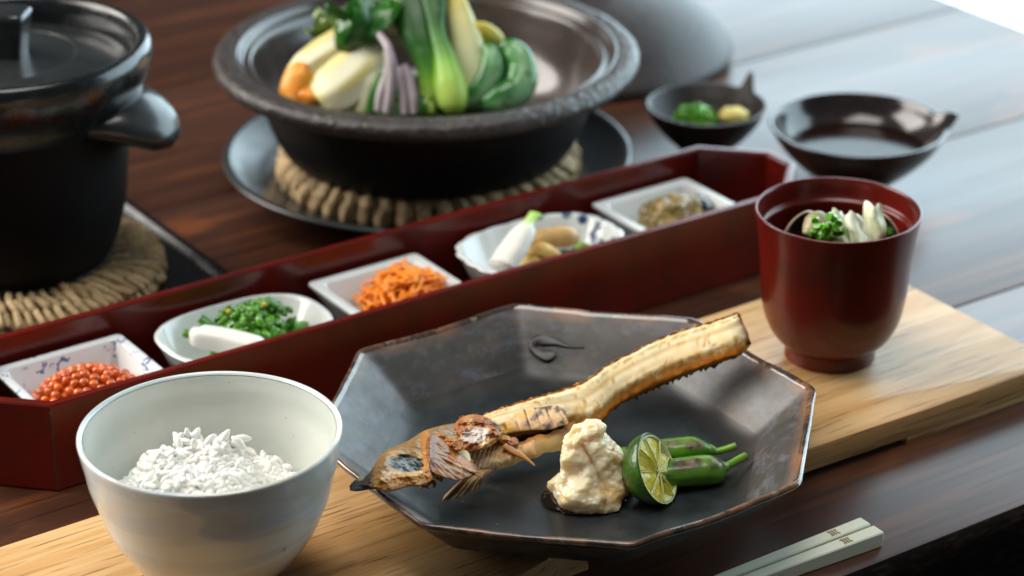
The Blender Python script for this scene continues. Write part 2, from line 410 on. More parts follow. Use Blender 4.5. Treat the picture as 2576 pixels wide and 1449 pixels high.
M['roe'] = mat('salmon_roe', (.84, .165, .008), .04, trans=.22, ior=1.36, sss=.0, ssss=.004, sssr=(1, .35, .1), coat=.6, coatr=.02, obj_rand=.25,
    layers=[dict(scale=200, col=(.58, .075, .003), lo=.45, hi=.65)])
M['carrot'] = mat('pickled_carrot', (.98, .285, .010), .28, coat=.2, coatr=.1, obj_rand=.12, layers=[
    dict(scale=160, col=(.98, .38, .03), lo=.5, hi=.7, amt=.7)])
M['miso'] = mat('brown_bean_paste', (.24, .165, .045), .30, coat=.4, coatr=.15, layers=[
    dict(scale=150, detail=4, col=(.42, .30, .10), lo=.5, hi=.62), dict(scale=190, detail=3, col=(.05, .03, .015), lo=.56, hi=.66)],
    bumps=[dict(scale=170, str=.9, depth=.2, detail=4)])
M['aubergine'] = mat('dark_simmered_skin', (.012, .010, .016), .12, coat=.6, coatr=.06)
M['shell'] = mat('clam_shell', (.28, .22, .17), .28, vcol=True, coat=.3)
M['glassy'] = mat('thin_juice', (.02, .012, .006), .04, coat=.3, trans=.5, ior=1.33)
M['floor'] = mat('dark_floor', (.006, .005, .005), .9, spec=.1, layers=[dict(scale=8, col=(.02, .016, .013), lo=.4, hi=.6)])
M['frame'] = mat('painted_window_frame', (.7, .7, .68), .5)
M['window'] = emit('bright_window', (.69, .895, 1.0), WINDOW_STRENGTH)

# ------------------------------------------------------------------ the setting: floor, window, table
fl = link('floor', box(-400, 400, -150, 600, -74, -70, 'floor'), M['floor']); tag(fl, kind='structure')
wn = thing('window', E(205, 165, -70), 'bright overexposed window beyond the far end of the table', 'window', None, ANG)
link('pane', box(0, 1, -140, 96, 4, 182, 'pane'), M['window'], wn)
for y0, y1, z0, z1 in ((-146, -140, 0, 188), (96, 102, 0, 188), (-140, 96, 0, 4), (-140, 96, 182, 188)):
    link('frame', box(-2, 3, y0, y1, z0, z1, 'frame', .3), M['frame'], wn)

tb = thing('table', E(70, 74.3, 0), 'long dark brown glossy plank table under the whole meal', 'table', None, ANG)
TA0, TA1 = -75, 64.3
pw = 19.6; ws = [(0, 19.55), (19.66, 39.15), (39.24, 58.7), (58.80, 78.3), (78.39, 98.0), (98.09, 117.6), (117.69, 137.0), (137.1, 156.5)]
for i, (b0, b1) in enumerate(ws):
    if i == 0: b0 = .9
    link('plank', box(TA0, TA1, b0, b1, -4, 0, 'plank', .12, 2), M['table'], tb)
ed = []
N_ = 260
for i in range(N_ + 1):
    a = TA0 + (TA1 - TA0) * i / N_
    lp = []
    for (y, z) in ((.95, -4), (.25, -4), (-.05, -3.6), (-.12, -2.0), (-.08, -.75), (.08, -.30), (.36, -.06), (.62, .0), (.88, .0), (.95, -.4)):
        k = .16 if -3 < z < -.02 else .03
        q = Vector((a, y, z)); d = fbm((a, y * 3, z * 3), 1.3, 4.0) * k
        lp.append((a, y + max(d, -.05), z - max(0, d) * .5))
    ed.append(lp)
link('front_edge', rings(ed, 'front_edge', sharp=60), M['table_edge'], tb)
for a in (TA0 + 6, TA1 - 8):
    for b in (8, 148): link('leg', box(a - 3, a + 3, b - 3, b + 3, -70, -4, 'leg', .3), M['table'], tb)

# ------------------------------------------------------------------ serving board
BT = 1.75
c0 = E(60, 90, 0)
bd = thing('serving_board', c0, 'long pale oak board under the rice bowl, dark plate and red soup bowl', 'serving board', None, ANG)
front = [(26, 81.4), (44, 81.3), (52, 81.45), (56.6, 81.7), (59.4, 82.35), (63, 82.8), (70, 83.25), (75.8, 83.35), (83, 83.15), (93.2, 83.1)]
fr = cr(front, 60)
poly = [(x - 60, y - 90 + .05 * nz((x, y, 0), .7)) for x, y in fr] + [(33.2, 8.55), (-34, 7.6)]
link('board_top', prism(poly, .36, BT, 'board_top', .09, 2), M['board'], bd)
link('foot', box(22.3, 33.15, -6.85, 8.4, 0, .36, 'foot', .04), M['board'], bd)
link('foot', box(-33.9, 1.2, -7.45, 7.4, 0, .36, 'foot', .04), M['board'], bd)

# ------------------------------------------------------------------ red lacquer tray and its five small dishes
TRH = 4.95
ch = 3.2
def tray_poly(i):                       # i = inset from the outside
    x0, x1, y0, y1 = 40.2 + i, 94.7 - i, 103.8 + i, 112.7 - i; c = ch - i * .414
    return [(x0 + c, y0), (x1 - c, y0), (x1, y0 + c), (x1, y1 - c), (x1 - c, y1), (x0 + c, y1), (x0, y1 - c), (x0, y0 + c)]
tr = thing('lacquer_tray', E(67, 108, 0), 'long red lacquer tray with cut corners holding five small dishes', 'tray', None, ANG)
TO = (67, 108)
def tloop(i, z): return [(x - TO[0], y - TO[1], z) for x, y in tray_poly(i)]
wall = [tloop(.10, 0), tloop(0, .12), tloop(0, TRH - .10), tloop(.06, TRH - .02), tloop(.16, TRH), tloop(.40, TRH), tloop(.48, TRH - .03), tloop(.54, TRH - .12), tloop(.56, .5), tloop(.70, .42)]
wb = rings(wall, 'wall', None, True, False, True, 30)
wl = link('wall', wb, M['red'], tr)
link('tray_floor', prism([(x - TO[0], y - TO[1]) for x, y in tray_poly(.58)], .30, .46, 'tray_floor'), M['black_lac'], tr)
p = tray_poly(-.012)
for k in (0, 1, 7):
    x, y = p[k][0] - TO[0], p[k][1] - TO[1]
    link('corner_seam', sweep([(x, y, .1), (x + .01, y, 2.2), (x, y, TRH - .35)], [(.035, .035), (.03, .03), (.045, .045)], 'corner_seam', 6, 14, up=(1, 0, 0), amp=.03, ns=1.6), M['seam'], wl)

def rect_dish(hx, hy, h, name, wall_t=.55, r=.35):
    def lp(dx, dy, z, rr, sag=0):
        out = []
        for (sx, sy) in ((1, 1), (-1, 1), (-1, -1), (1, -1)):
            for k in range(6):
                a = {(1, 1): 0, (-1, 1): 90, (-1, -1): 180, (1, -1): 270}[(sx, sy)] + k * 18
                x, y = sx * (dx - rr) + rr * math.cos(R(a)), sy * (dy - rr) + rr * math.sin(R(a))
                out.append((x, y, z - sag * (1 - (abs(x) / hx) ** 2) * .25 - sag * (1 - (abs(y) / hy) ** 2) * .25))
        return out
    L = [lp(hx - 1.5, hy - 1.5, 0, .3), lp(hx - 1.4, hy - 1.4, .35, .3), lp(hx - .25, hy - .25, h - .5, r), lp(hx, hy, h - .15, r), lp(hx - .02, hy - .02, h - .04, r, .3), lp(hx - .12, hy - .12, h, r, .3),
         lp(hx - wall_t + .1, hy - wall_t + .1, h, r, .3), lp(hx - wall_t, hy - wall_t, h - .08, r, .3), lp(hx - wall_t - .35, hy - wall_t - .35, .85, .4), lp(hx - wall_t - .75, hy - wall_t - .75, .6, .4), lp(.3, .3, .55, .1)]
    return rings(L, name, sharp=50)
def oval_dish(hx, hy, h, name, scallop=0):
    L = []
    for (k, z, s) in ((.5, 0, 0), (.56, .3, 0), (.80, 1.0, 0), (.955, h - .4, .5), (1.0, h - .06, 1), (.99, h, 1), (.945, h + .01, 1), (.92, h - .1, .8), (.80, 1.2, .2), (.62, .72, 0), (.05, .6, 0)):
        lp = []
        for j in range(96):
            a = 2 * math.pi * j / 96; c, si = math.cos(a), math.sin(a)
            q = (abs(c) ** 2.6 + abs(si) ** 2.6) ** (-1 / 2.6)
            q *= 1 + s * scallop * abs(math.cos(a * 9)) * .035
            lp.append((c * q * hx * k, si * q * hy * k * (1 if k > .9 else .96), z + s * .12 * (abs(c) ** 2)))
        L.append(lp)
    return rings(L, name, sharp=50)
DZ = .46; DH = 3.25
def dish(name, a, me, m, label, b=108.2):
    o = link(name, me, m, None, E(a, b, DZ), (0, 0, ANG)); tag(o, label, 'dish', 'small white dishes in the red tray'); return o
dish('small_dish', 47.3, rect_dish(3.75, 3.45, DH, 'small_dish'), M['blueprint'], 'square white dish with blue flower print holding orange roe')
dish('small_dish', 56.8, oval_dish(4.85, 3.55, DH, 'small_dish'), M['white'], 'plain oval white dish holding green flower buds and white yam')
dish('small_dish', 66.3, rect_dish(3.65, 3.45, DH - .1, 'small_dish', .7), M['white'], 'plain square white dish holding orange carrot strips')
dish('small_dish', 76.4, oval_dish(4.95, 3.55, DH, 'small_dish', 1), M['bluerim'], 'oval white dish with blue dotted rim holding mixed pickles')
dish('small_dish', 86.1, rect_dish(3.65, 3.45, DH - .1, 'small_dish', .7), M['white'], 'plain square white dish holding brown paste, nearest the red bowl')

def mound(a, b, z): return E(a, b, z + DZ)
# roe
ro = thing('roe_mound', mound(47.3, 107.9, 1.5), 'glossy orange salmon roe heaped in the blue printed dish', 'roe', None, ANG)
egg = ico(.275, 'egg', 3); n = 0
tries = []
for k in range(2600):
    x, y = rnd.uniform(-2.7, 2.7), rnd.uniform(-2.5, 2.5)
    hgt = 1.75 * max(0, 1 - (x / 3.1) ** 2 - ((y + .1) / 2.9) ** 2) ** .8 + .2
    z = hgt - rnd.choice((0, 0, .0, .5))
    if z < .15: continue
    q = Vector((x, y, z))
    if all((q - t).length > .44 for t in tries):
        tries.append(q); s = rnd.uniform(.88, 1.08)
        o = link('egg', egg, M['roe'], ro, q, (rnd.random() * 3, rnd.random() * 3, 0)); o.scale = (s, s, s * .95)
        if len(tries) >= 230: break
# green flower buds
gb = thing('flower_buds', mound(57.4, 108.5, 1.95), 'bright green boiled flower buds heaped in the plain oval dish', 'vegetable', None, ANG)
bud = ico(1, 'bud', 2, lambda c: Vector(c) * (.25 + .12 * nz(c, 2.4)))
def leafcol(c0, c1): return lambda u, v, p: lerp3(c0, c1, clamp(.5 + .9 * nz(p, 1.6)))
core = ico(1, 'core', 4, lambda c: Vector((c.x * 2.3, c.y * 1.62, max(-.3, c.z) * 2.2)) * (1 + .25 * fbm(c, 2.2)))
M['bud'] = mat('green_buds', (.065, .26, .006), .25, obj_rand=.4, coat=.4, coatr=.1, layers=[dict(scale=160, col=(.11, .33, .015), lo=.45, hi=.65), dict(scale=120, col=(.015, .07, .004), lo=.58, hi=.7)])
M['budy'] = mat('yellow_bud', (.62, .46, .02), .35)
link('core', core, M['bud'], gb)
for k in range(285):
    a, e = rnd.uniform(0, 6.283), rnd.uniform(.05, 1.5)
    q = Vector((2.45 * math.cos(a) * math.cos(e), 1.75 * math.sin(a) * math.cos(e), 2.4 * math.sin(e)))
    q *= 1 + .30 * fbm(q, .7, 4, 3) + rnd.uniform(-.08, .06)
    o = link('bud', bud, M['bud'], gb, q, (rnd.random() * 3, rnd.random() * 3, rnd.random() * 3)); s = rnd.uniform(.55, 1.15); o.scale = (s, s * 1.3, s * .7)
for q in ((-1.2, .3, 2.25), (.6, -.4, 2.45)):
    link('yellow_bud', ico(.15, 'yellow_bud', 2), M['budy'], gb, q)
for (x, y, z, dx, dy, dz, r) in ((-2.2, .7, .7, -1.3, .6, .5, .35), (-1.9, .2, 1.0, -.6, .9, .9, .4), (2.2, -.3, .6, 1.2, .4, -.3, .35), (1.2, -1.5, .6, 1.0, -.5, .2, .3)):
    g0, g1 = (.10, .36, .012), (.03, .15, .006)
    link('stalk', sweep([(x, y, z), (x + dx * .5, y + dy * .5, z + dz * .6), (x + dx, y + dy, z + dz)], [(r, r), (r * .9, r * .8), (r * .7, r * .6)], 'stalk', 10, 12, colfn=lambda s, t, p: lerp3(g0, g1, clamp(.5 + nz(p, 1.5)))), M['leaf'], gb)
# white yam block
ym = sweep([at(502, 845, 3.95), at(508, 847, 3.95), at(570, 858, 3.8), at(640, 876, 3.6), at(650, 880, 3.55)], [(.5, .45), (.66, .56), (.70, .58), (.70, .58), (.5, .45)], 'yam_block', 24, 30, amp=.02,
           shape=lambda t, s: (math.copysign(abs(math.cos(t)) ** .55, math.cos(t)), math.copysign(abs(math.sin(t)) ** .55, math.sin(t))))
M['yam'] = mat('white_yam', (.86, .86, .80), .25, sss=.3, ssss=.003, coat=.3, coatr=.1)
o = link('yam_block', ym, M['yam']); tag(o, 'smooth white yam stick leaning on the green flower buds', 'yam')
# carrot strips
ca = thing('carrot_strips', mound(66.9, 108.0, 1.6), 'heap of shredded orange carrot in the plain square dish', 'carrot', None, ANG)
for k in range(230):
    a = rnd.uniform(0, 6.283); rr = rnd.uniform(0, 1) ** .6
    hx, hy = 2.15 * rr * math.cos(a), 1.9 * rr * math.sin(a)
    if k % 5 == 0: hx += 1.0
    top = 2.25 * max(0, 1 - rr * rr) ** .7 + .25
    if hx > .9: top *= .85
    z = top - rnd.choice((0, 0, .25, .6)); L = rnd.uniform(.7, 1.5); t = rnd.uniform(0, 6.283); bend = rnd.uniform(-1.0, 1.0)
    d = Vector((math.cos(t), math.sin(t), rnd.uniform(-.35, .35))); s = Vector((-d.y, d.x, 0))
    pts = [Vector((hx, hy, max(z, .15))) + d * (q * L) + s * (bend * (1 - q * q)) - Vector((0, 0, .5 * q * q * L * .5)) for q in (-1, -.4, .2, .7, 1)]
    link('strip', sweep(pts, [(.07, .04), (.12, .065), (.13, .07), (.12, .06), (.06, .04)], 'strip', 8, 14), M['carrot'], ca)
# pickles on the dotted dish
def solid(c0, c1, k=1.4): return lambda s, t, p: lerp3(c0, c1, clamp(.5 + nz(p, k)))
o = link('turnip_stick', sweep([atY(1262, 672, 128.6), atY(1290, 628, 129.6), atY(1318, 585, 130.6), atY(1330, 560, 131.2), atY(1348, 538, 131.9)], [(.85, .6), (.85, .6), (.70, .5), (.35, .25), (.45, .15)], 'turnip_stick', 18, 30,
     colfn=lambda s, t, p: ramp([(0, (.84, .84, .78)), (.55, (.84, .85, .76)), (.72, (.55, .75, .25)), (1, (.38, .66, .12))], s), amp=.05), M['veg'])
tag(o, 'white baby turnip stick with pale green top in the dotted dish', 'turnip')
o = link('gourd_pickle', sweep([atY(1325, 615, 131.2), atY(1350, 606, 131.6), atY(1390, 598, 132), atY(1430, 596, 132.4), atY(1452, 602, 132.6)], [(.3, .3), (.62, .55), (.66, .6), (.66, .6), (.3, .3)], 'gourd_pickle', 18, 30, colfn=solid((.55, .31, .09), (.66, .42, .16)), amp=.04), M['veg'])
tag(o, 'golden brown pickled gourd lying behind the white turnip stick', 'pickle')
for k, (pts, r_, lab) in enumerate((([(1310, 668), (1335, 655), (1362, 660), (1395, 655)], .55, 'translucent yellow pickle slice nearest the tray wall'),
                                    ([(1330, 640), (1356, 625), (1385, 633), (1415, 645)], .5, 'folded yellow pickle slice with dark green edge'))):
    o = link('pickle_slice', sweep([atY(x, y, 130.4 + .25 * k) for x, y in pts], [(r_ * .5, .2), (r_, .35), (r_, .3), (r_ * .4, .12)], 'pickle_slice', 16, 24, colfn=solid((.66, .36, .06), (.80, .58, .20), 2), amp=.14, ns=1.3), M['veg'])
    tag(o, lab, 'pickle')
lf = thing('dark_greens', mound(78.6, 108.0, .9), 'dark green seaweed leaves with pale stem bits in the dotted dish', 'greens', None, ANG)
for k in range(14):
    x, y = rnd.uniform(-1.6, 1.8), rnd.uniform(-1.8, 1.6); t = rnd.uniform(0, 6)
    g = [[(x + math.cos(t) * u - math.sin(t) * v, y + math.sin(t) * u + math.cos(t) * v, .5 + .5 * rnd.random() * (1 - u * u) + .25 * nz((u * 2, v * 2, k), 1.3)) for v in (-.6, -.2, .2, .6)] for u in (-.9, -.5, 0, .5, .9)]
    link('leaf', sheet(g, 'leaf', .06, leafcol((.006, .022, .014), (.012, .05, .022)), amp=.2, seed=k), M['leaf'], lf)
for (x, y, z) in ((.9, .4, 1.2), (-.2, -1.2, 1.0), (1.3, -.9, .9)):
    link('stem_bit', sweep([(x - .4, y, z), (x, y + .1, z + .15), (x + .4, y, z)], [(.2, .2), (.3, .26), (.2, .2)], 'stem_bit', 10, 10, colfn=solid((.10, .26, .02), (.24, .42, .06))), M['veg'], lf)
# brown bean paste with dark aubergine
o = link('bean_paste', ico(1, 'bean_paste', 5, lambda c: Vector((c.x * 2.45, c.y * 1.95, max(c.z, -.15) * 2.15)) * (1 + .42 * fbm(c, 2.6, 2, 5))), M['miso'], None, mound(86.3, 108.4, 1.6), (0, 0, ANG))
tag(o, 'lumpy brown bean paste heaped in the square dish nearest the red bowl', 'paste')
o = link('aubergine_piece', sweep([(-1.1, 0, 0), (-.7, 0, .2), (0, 0, .32), (.7, 0, .2), (1.0, 0, 0)], [(.3, .3), (.75, .6), (.85, .7), (.75, .6), (.3, .3)], 'aubergine_piece', 18, 26, amp=.06), M['aubergine'], None, mound(88.3, 108.5, 2.3), (R(20), R(15), ANG + R(70)))
tag(o, 'shiny dark simmered aubergine piece beside the brown paste', 'aubergine')

# ------------------------------------------------------------------ rice bowl
RB = Vector((-13.63, 99.22, BT))
rb = thing('rice_bowl', RB, 'pale celadon bowl with grey brushed bands, half full of rice', 'bowl')
outer = [(.05, .18), (2.2, .12), (2.35, 0), (2.62, 0), (2.7, .12), (2.78, .62), (2.95, .78), (3.95, 1.75), (4.87, 3.35), (5.38, 4.85), (5.72, 6.3), (5.93, 7.55)]
lip = [(5.95, 7.66), (5.92, 7.74), (5.84, 7.78), (5.74, 7.75), (5.68, 7.66)]
inner = [(5.62, 7.4), (5.42, 6.3), (5.06, 4.9), (4.5, 3.5), (3.5, 2.1), (2.3, 1.35), (.05, 1.1)]
def wob(p, a, s): return p + Vector((math.cos(a), math.sin(a), 0)) * (.035 * math.sin(2 * a + 1) + .02 * math.sin(3 * a) + .025 * math.sin(p.z * 3.1 + a) * (p.z < 7.2))
link('outer_wall', lathe(cr(outer, 44) + lip, 'outer_wall', None, 128, wob), M['ricebowl'], rb)
link('inner_wall', lathe(cr([(5.66, 7.64)] + inner, 36), 'inner_wall', None, 128, wob), M['ricein'], rb)
rc = thing('cooked_rice', RB + Vector((0, 0, 1.0)), 'lumpy heap of white cooked rice in the celadon bowl', 'rice')
def rice_h(x, y):
    h = 5.25 - 1.9 * sstep(1.9, 4.7, math.hypot(x + .75, (y + .8) * 1.25) * 1.10)
    h += .42 * math.exp(-((x - .6) ** 2 + (y - .2) ** 2) / .9) + .25 * math.exp(-((x + 2.1) ** 2 + (y - .1) ** 2) / .7) - .35 * math.exp(-((x - .05) ** 2 + (y - .5) ** 2) / .12)
    return h + .55 * fbm((x, y, 0), .75, 5, 3)
def grain_mesh(name, seed):
    def f(c):
        k = 1 - .25 * c.x * c.x
        return Vector((c.x * .385, c.y * .165 * k, c.z * .155 * k + .03 * math.sin(c.x * 2 + seed)))
    return ico(1, name, 2, f)
gm = [grain_mesh('rice_grain', k) for k in range(3)]
g = []
for i in range(40):
    a_ = []
    for j in range(40):
        u, v = (i / 39 * 2 - 1), (j / 39 * 2 - 1)
        x, y = u * math.sqrt(1 - v * v / 2) * 4.55, v * math.sqrt(1 - u * u / 2) * 4.55
        a_.append((x, y, rice_h(x, y) + .03 - .45 * sstep(2.5, 3.6, math.hypot(x, y))))
    g.append(a_)
link('rice_bed', sheet(g, 'rice_bed', .6), M['rice'], rc)
pts = []
for k in range(26000):
    x, y = rnd.uniform(-4.5, 4.5), rnd.uniform(-4.5, 4.5)
    if math.hypot(x, y) > 4.5: continue
    q = Vector((x, y, rice_h(x, y) + rnd.uniform(-.10, .05)))
    if math.hypot(x, y) > 1.9 + .68 * q.z - .2: continue
    if all((q - t).length > .205 for t in pts): pts.append(q)
    if len(pts) > 2300: break
for (cx, cy, cz, nn) in ((-1.4, 1.55, 5.25, 26), (.35, .55, 5.75, 9), (.95, .5, 5.65, 8), (-2.5, .1, 4.75, 10)):      # loose clumps that stand up
    for k in range(nn):
        pts.append(Vector((cx + rnd.gauss(0, .36), cy + rnd.gauss(0, .28), cz + rnd.gauss(0, .2))))
pts.sort(key=lambda q: -(q.z * 1.2 - q.y * .5))
jv, jf = [], []
src = gm[0]; sv = [v.co.copy() for v in src.vertices]; sf = [tuple(p.vertices) for p in src.polygons]
for k, q in enumerate(pts):
    d = Vector((rnd.gauss(0, 1), rnd.gauss(0, 1), rnd.gauss(0, .5) + (.9 if q.z > 5.55 else 0))).normalized()
    rot = d.to_track_quat('X', 'Z'); s = rnd.uniform(1.0, 1.25)
    if k < 290:
        o = link('rice_grain', gm[k % 3], M['rice'], rc, q, rot.to_euler()); o.scale = (s, s, s)
    else:
        m4 = Matrix.Translation(q * CM) @ rot.to_matrix().to_4x4() @ Matrix.Scale(s, 4); b_ = len(jv)
        jv += [tuple(m4 @ v) for v in sv]; jf += [tuple(b_ + t for t in f) for f in sf]
me = bpy.data.meshes.new('grain_heap'); me.from_pydata(jv, [], jf); me.polygons.foreach_set('use_smooth', [True] * len(jf))
tag(link('grain_heap', me, M['rice'], rc), kind='stuff')

# ------------------------------------------------------------------ red soup bowl
SB = Vector((17.38, 122.2, BT))
so = thing('soup_bowl', SB, 'deep red lacquer soup bowl with clams standing on the oak board', 'bowl')
prof = [(.05, .5), (1.9, .45), (2.2, 0), (2.42, 0), (2.47, .08), (2.45, .5), (2.52, .82), (2.75, .98), (3.25, 1.55), (3.68, 2.5), (3.90, 3.6), (3.98, 4.6), (4.06, 5.8), (4.22, 7.3), (4.40, 8.35), (4.44, 8.56),
        (4.42, 8.63), (4.35, 8.65), (4.28, 8.60), (4.22, 8.4), (4.12, 7.75), (4.06, 7.55), (3.96, 7.48), (3.88, 7.40), (3.84, 7.2), (3.75, 5.5), (3.62, 4), (3.2, 2.4), (2.2, 1.4), (.05, 1.2)]
link('body', lathe(prof, 'body', 110, 128), M['red'], so)
link('broth', prism([(3.72 * math.cos(2 * math.pi * k / 48), 3.72 * math.sin(2 * math.pi * k / 48)) for k in range(48)], 5.2, 5.6, 'broth'), M['sauce'], None, SB)
tag([o for o in col.objects if o.name.startswith('broth')][0], 'dark clear broth inside the red soup bowl', 'broth')
def clam(px, rot, label):
    def f(c):
        return c
    g = []
    for i in range(17):
        row = []
        for j in range(13):
            u, v = i / 16 * math.pi, j / 12
            rr = v
            x, z = math.cos(u) * 1.45 * rr, math.sin(u) * 1.75 * rr
            row.append((x, .75 * (1 - rr * rr), z + .0))
        g.append(row)
    sh = sheet(g, 'clam_shell', .09, lambda s, t, p: ramp([(0, (.030, .028, .020)), (.84, (.055, .05, .036)), (.93, (.36, .27, .19)), (1, (.66, .48, .36))], t))
    o = link('clam_shell', sh, M['shell'], None, px, rot); tag(o, label, 'clam shell', 'open clam shells in the soup'); return o
clam(atY(2012, 600, 122.0), (R(10), R(-6), R(38)), 'open clam shell at the left side of the soup')
clam(atY(2212, 600, 122.4), (R(10), R(8), R(-42)), 'open clam shell at the right side of the soup beside white leek')
def blob(pts, rad, label, name, cat, c0, c1, amp=.12, ns=1.6, m='veg', n=16, k=1.4):
    o = link(name, sweep(pts, rad, name, n, 30, colfn=solid(c0, c1, k), amp=amp, ns=ns), M[m]); tag(o, label, cat); return o
blob([atY(2040, 595, 120.6), atY(2055, 560, 121), atY(2072, 540, 121.3)], [(.5, .5), (.72, .6), (.35, .3)], 'greenish brown clam meat next to the left shell', 'clam_meat', 'clam', (.22, .20, .08), (.36, .31, .15))
def shred(name, label, cat, bot, top, wd, bend, c0, c1, seed, tilt=0.0):
    """a crumpled thin shred standing from bot to top"""
    A, B = Vector(bot), Vector(top); g = []
    for i in range(14):
        u = i / 13; row = []
        for k in range(11):
            v = k / 10 * 2 - 1
            w_ = wd * (.55 + .45 * math.sin(math.pi * clamp(u * .8 + .12))) * (1 + .18 * math.sin(u * 9 + seed))
            p_ = A.lerp(B, u) + Vector((v * w_ + tilt * u, bend * (1 - v * v) - .16 * math.sin(v * 4 + u * 4 + seed), .10 * math.sin(v * 3 + seed) * u - .25 * v * v * u))
            row.append(tuple(p_))
        g.append(row)
    o = link(name, sheet(g, name, .05, lambda u, v, p: lerp3(c0, c1, clamp(.5 + 1.4 * fbm(p, 1.5, seed, 3) + .25 * math.sin(v * 26))), (0, 0, 0), .14, 1.3, seed), M['shredmat']); tag(o, label, cat)
M['shredmat'] = mat('thin_white_leek', (.8, .82, .7), .35, vcol=True, trans=.0, coat=.15, coatr=.15)
shred('leek_shred', 'curled white leek shred in the middle of the soup', 'leek', atY(2125, 615, 120.4), atY(2103, 520, 121.4), .52, -.35, (.60, .66, .44), (.90, .92, .80), 2)
shred('leek_shred', 'long white leek shred curling towards the red rim', 'leek', atY(2165, 618, 120.0), atY(2135, 526, 121.2), .50, -.45, (.66, .70, .46), (.90, .91, .78), 7, .1)
shred('fish_cake', 'translucent pale piece leaning on the right shell', 'fish cake', atY(2196, 612, 120.9), atY(2200, 508, 121.9), .62, -.30, (.60, .64, .34), (.84, .86, .64), 11)
sn = thing('spring_onion', atY(2090, 585, 119.9), 'chopped green spring onion rings floating on the soup', 'spring onion')
onion = lathe([(.12, 0), (.2, 0), (.2, .22), (.12, .22)], 'onion_ring', None, 14)
M['onion'] = mat('green_onion', (.10, .38, .010), .25, obj_rand=.5, coat=.4, coatr=.1, layers=[dict(scale=300, col=(.20, .46, .04), lo=.5, hi=.65)])
for k in range(34):
    q = atY(2088 + rnd.gauss(0, 22), 583 + rnd.gauss(0, 17), 119.9 + rnd.uniform(-.3, .4)) - Vector(sn.location) / CM
    if k > 28: q = atY(2238 + rnd.gauss(0, 5), 578 + rnd.gauss(0, 6), 122.0) - Vector(sn.location) / CM
    link('onion_ring', onion, M['onion'], sn, q, (rnd.random() * 3, rnd.random() * 3, 0))

# ------------------------------------------------------------------ octagonal dark plate
PC = Vector((2.78, 108.45, BT)); PA = R(12.2)
pl = thing('octagon_plate', PC, 'large dark iridescent octagonal plate holding the grilled fish', 'plate', None, PA)
def octr(th, pw_):
    return 1.0 / sum(max(0, math.cos(th - k * math.pi / 4 - math.pi / 8)) ** pw_ for k in range(8)) ** (-1.0 / pw_) if False else \
        (sum(max(0, math.cos(th - k * math.pi / 4 - math.pi / 8)) ** pw_ for k in range(8))) ** (-1.0 / pw_)
def plate_ring(R_, z, pw_, rim=0):
    lp = []
    for j in range(256):
        th = 2 * math.pi * j / 256
        r = R_ * math.cos(math.pi / 8) * octr(th, pw_)
        p = Vector((r * math.cos(th), r * math.sin(th), z))
        q = fbm((math.cos(th) * 3, math.sin(th) * 3, 0), 1.2, 2, 3)
        p.z += rim * (.10 * q + .06 * math.cos(8 * th)); p.xy *= 1 + rim * .006 * fbm((math.cos(th) * 4, math.sin(th) * 4, 2), 1.5, 6, 3)
        lp.append(p)
    return lp
RS = [(.3, .62, 8, 0), (3, .60, 8, 0), (6, .66, 10, 0), (8.2, .78, 14, 0), (9.0, .90, 24, 0), (9.45, 1.05, 40, 0), (9.85, 1.33, 70, 0), (10.3, 1.75, 90, 0), (11.0, 2.42, 110, .3), (11.8, 3.10, 120, .7), (12.35, 3.52, 120, 1),
      (12.52, 3.64, 110, 1), (12.66, 3.68, 110, 1), (12.76, 3.63, 110, 1), (12.80, 3.52, 110, 1), (12.72, 3.38, 110, 1), (12.4, 3.1, 110, .8), (11.2, 2.05, 100, .4), (10.2, 1.15, 80, 0), (9.2, .62, 50, 0), (8, .42, 30, 0), (7.3, .38, 20, 0), (7.2, 0, 20, 0), (6.8, 0, 20, 0), (6.7, .3, 20, 0), (.3, .3, 20, 0)]
lps = [plate_ring(*r) for r in RS]
floorc, wallc, rimc = (.012, .0150, .0158), (.056, .047, .040), (.24, .115, .055)
pcols = []
for (r, lp) in zip(RS, lps):
    i = lps.index(lp)
    for p in lp:
        if i < 10: c = lerp3(floorc, wallc, sstep(8.0, 10.6, r[0]) * (.80 + .6 * nz(p, .35)))
        elif i < 16: c = lerp3(rimc, (.05, .035, .03), clamp(.5 + 1.1 * nz(p, .55)))
        else: c = (.05, .042, .036)
        pcols.append(c)
db = link('dish_body', rings(lps, 'dish_body', pcols, True, True, True, 60), M['plate'], pl)
db.data.materials.append(M['plate_floor'])
for f in list(db.data.polygons)[:256 * 6]: f.material_index = 1
db.data.polygons[256 * (len(RS) - 1)].material_index = 1
M['rim_glaze'] = mat('glossy_brown_rim_glaze', (.05, .03, .02), .16, vcol=True, spec=.8, coat=.5, coatr=.08, layers=[
    dict(scale=70, detail=5, nr=.65, col=(.020, .018, .02), lo=.48, hi=.60, amt=.85), dict(scale=110, detail=4, col=(.30, .27, .20), lo=.58, hi=.68, amt=.6)],
    bumps=[dict(scale=60, str=.3, depth=.08, detail=4)])
db.data.materials.append(M['rim_glaze'])
for f in list(db.data.polygons)[256 * 10:256 * 16]: f.material_index = 2
PINV = Matrix.Rotation(-PA, 3, 'Z')
def toplate(p): return PINV @ (Vector(p) - PC)
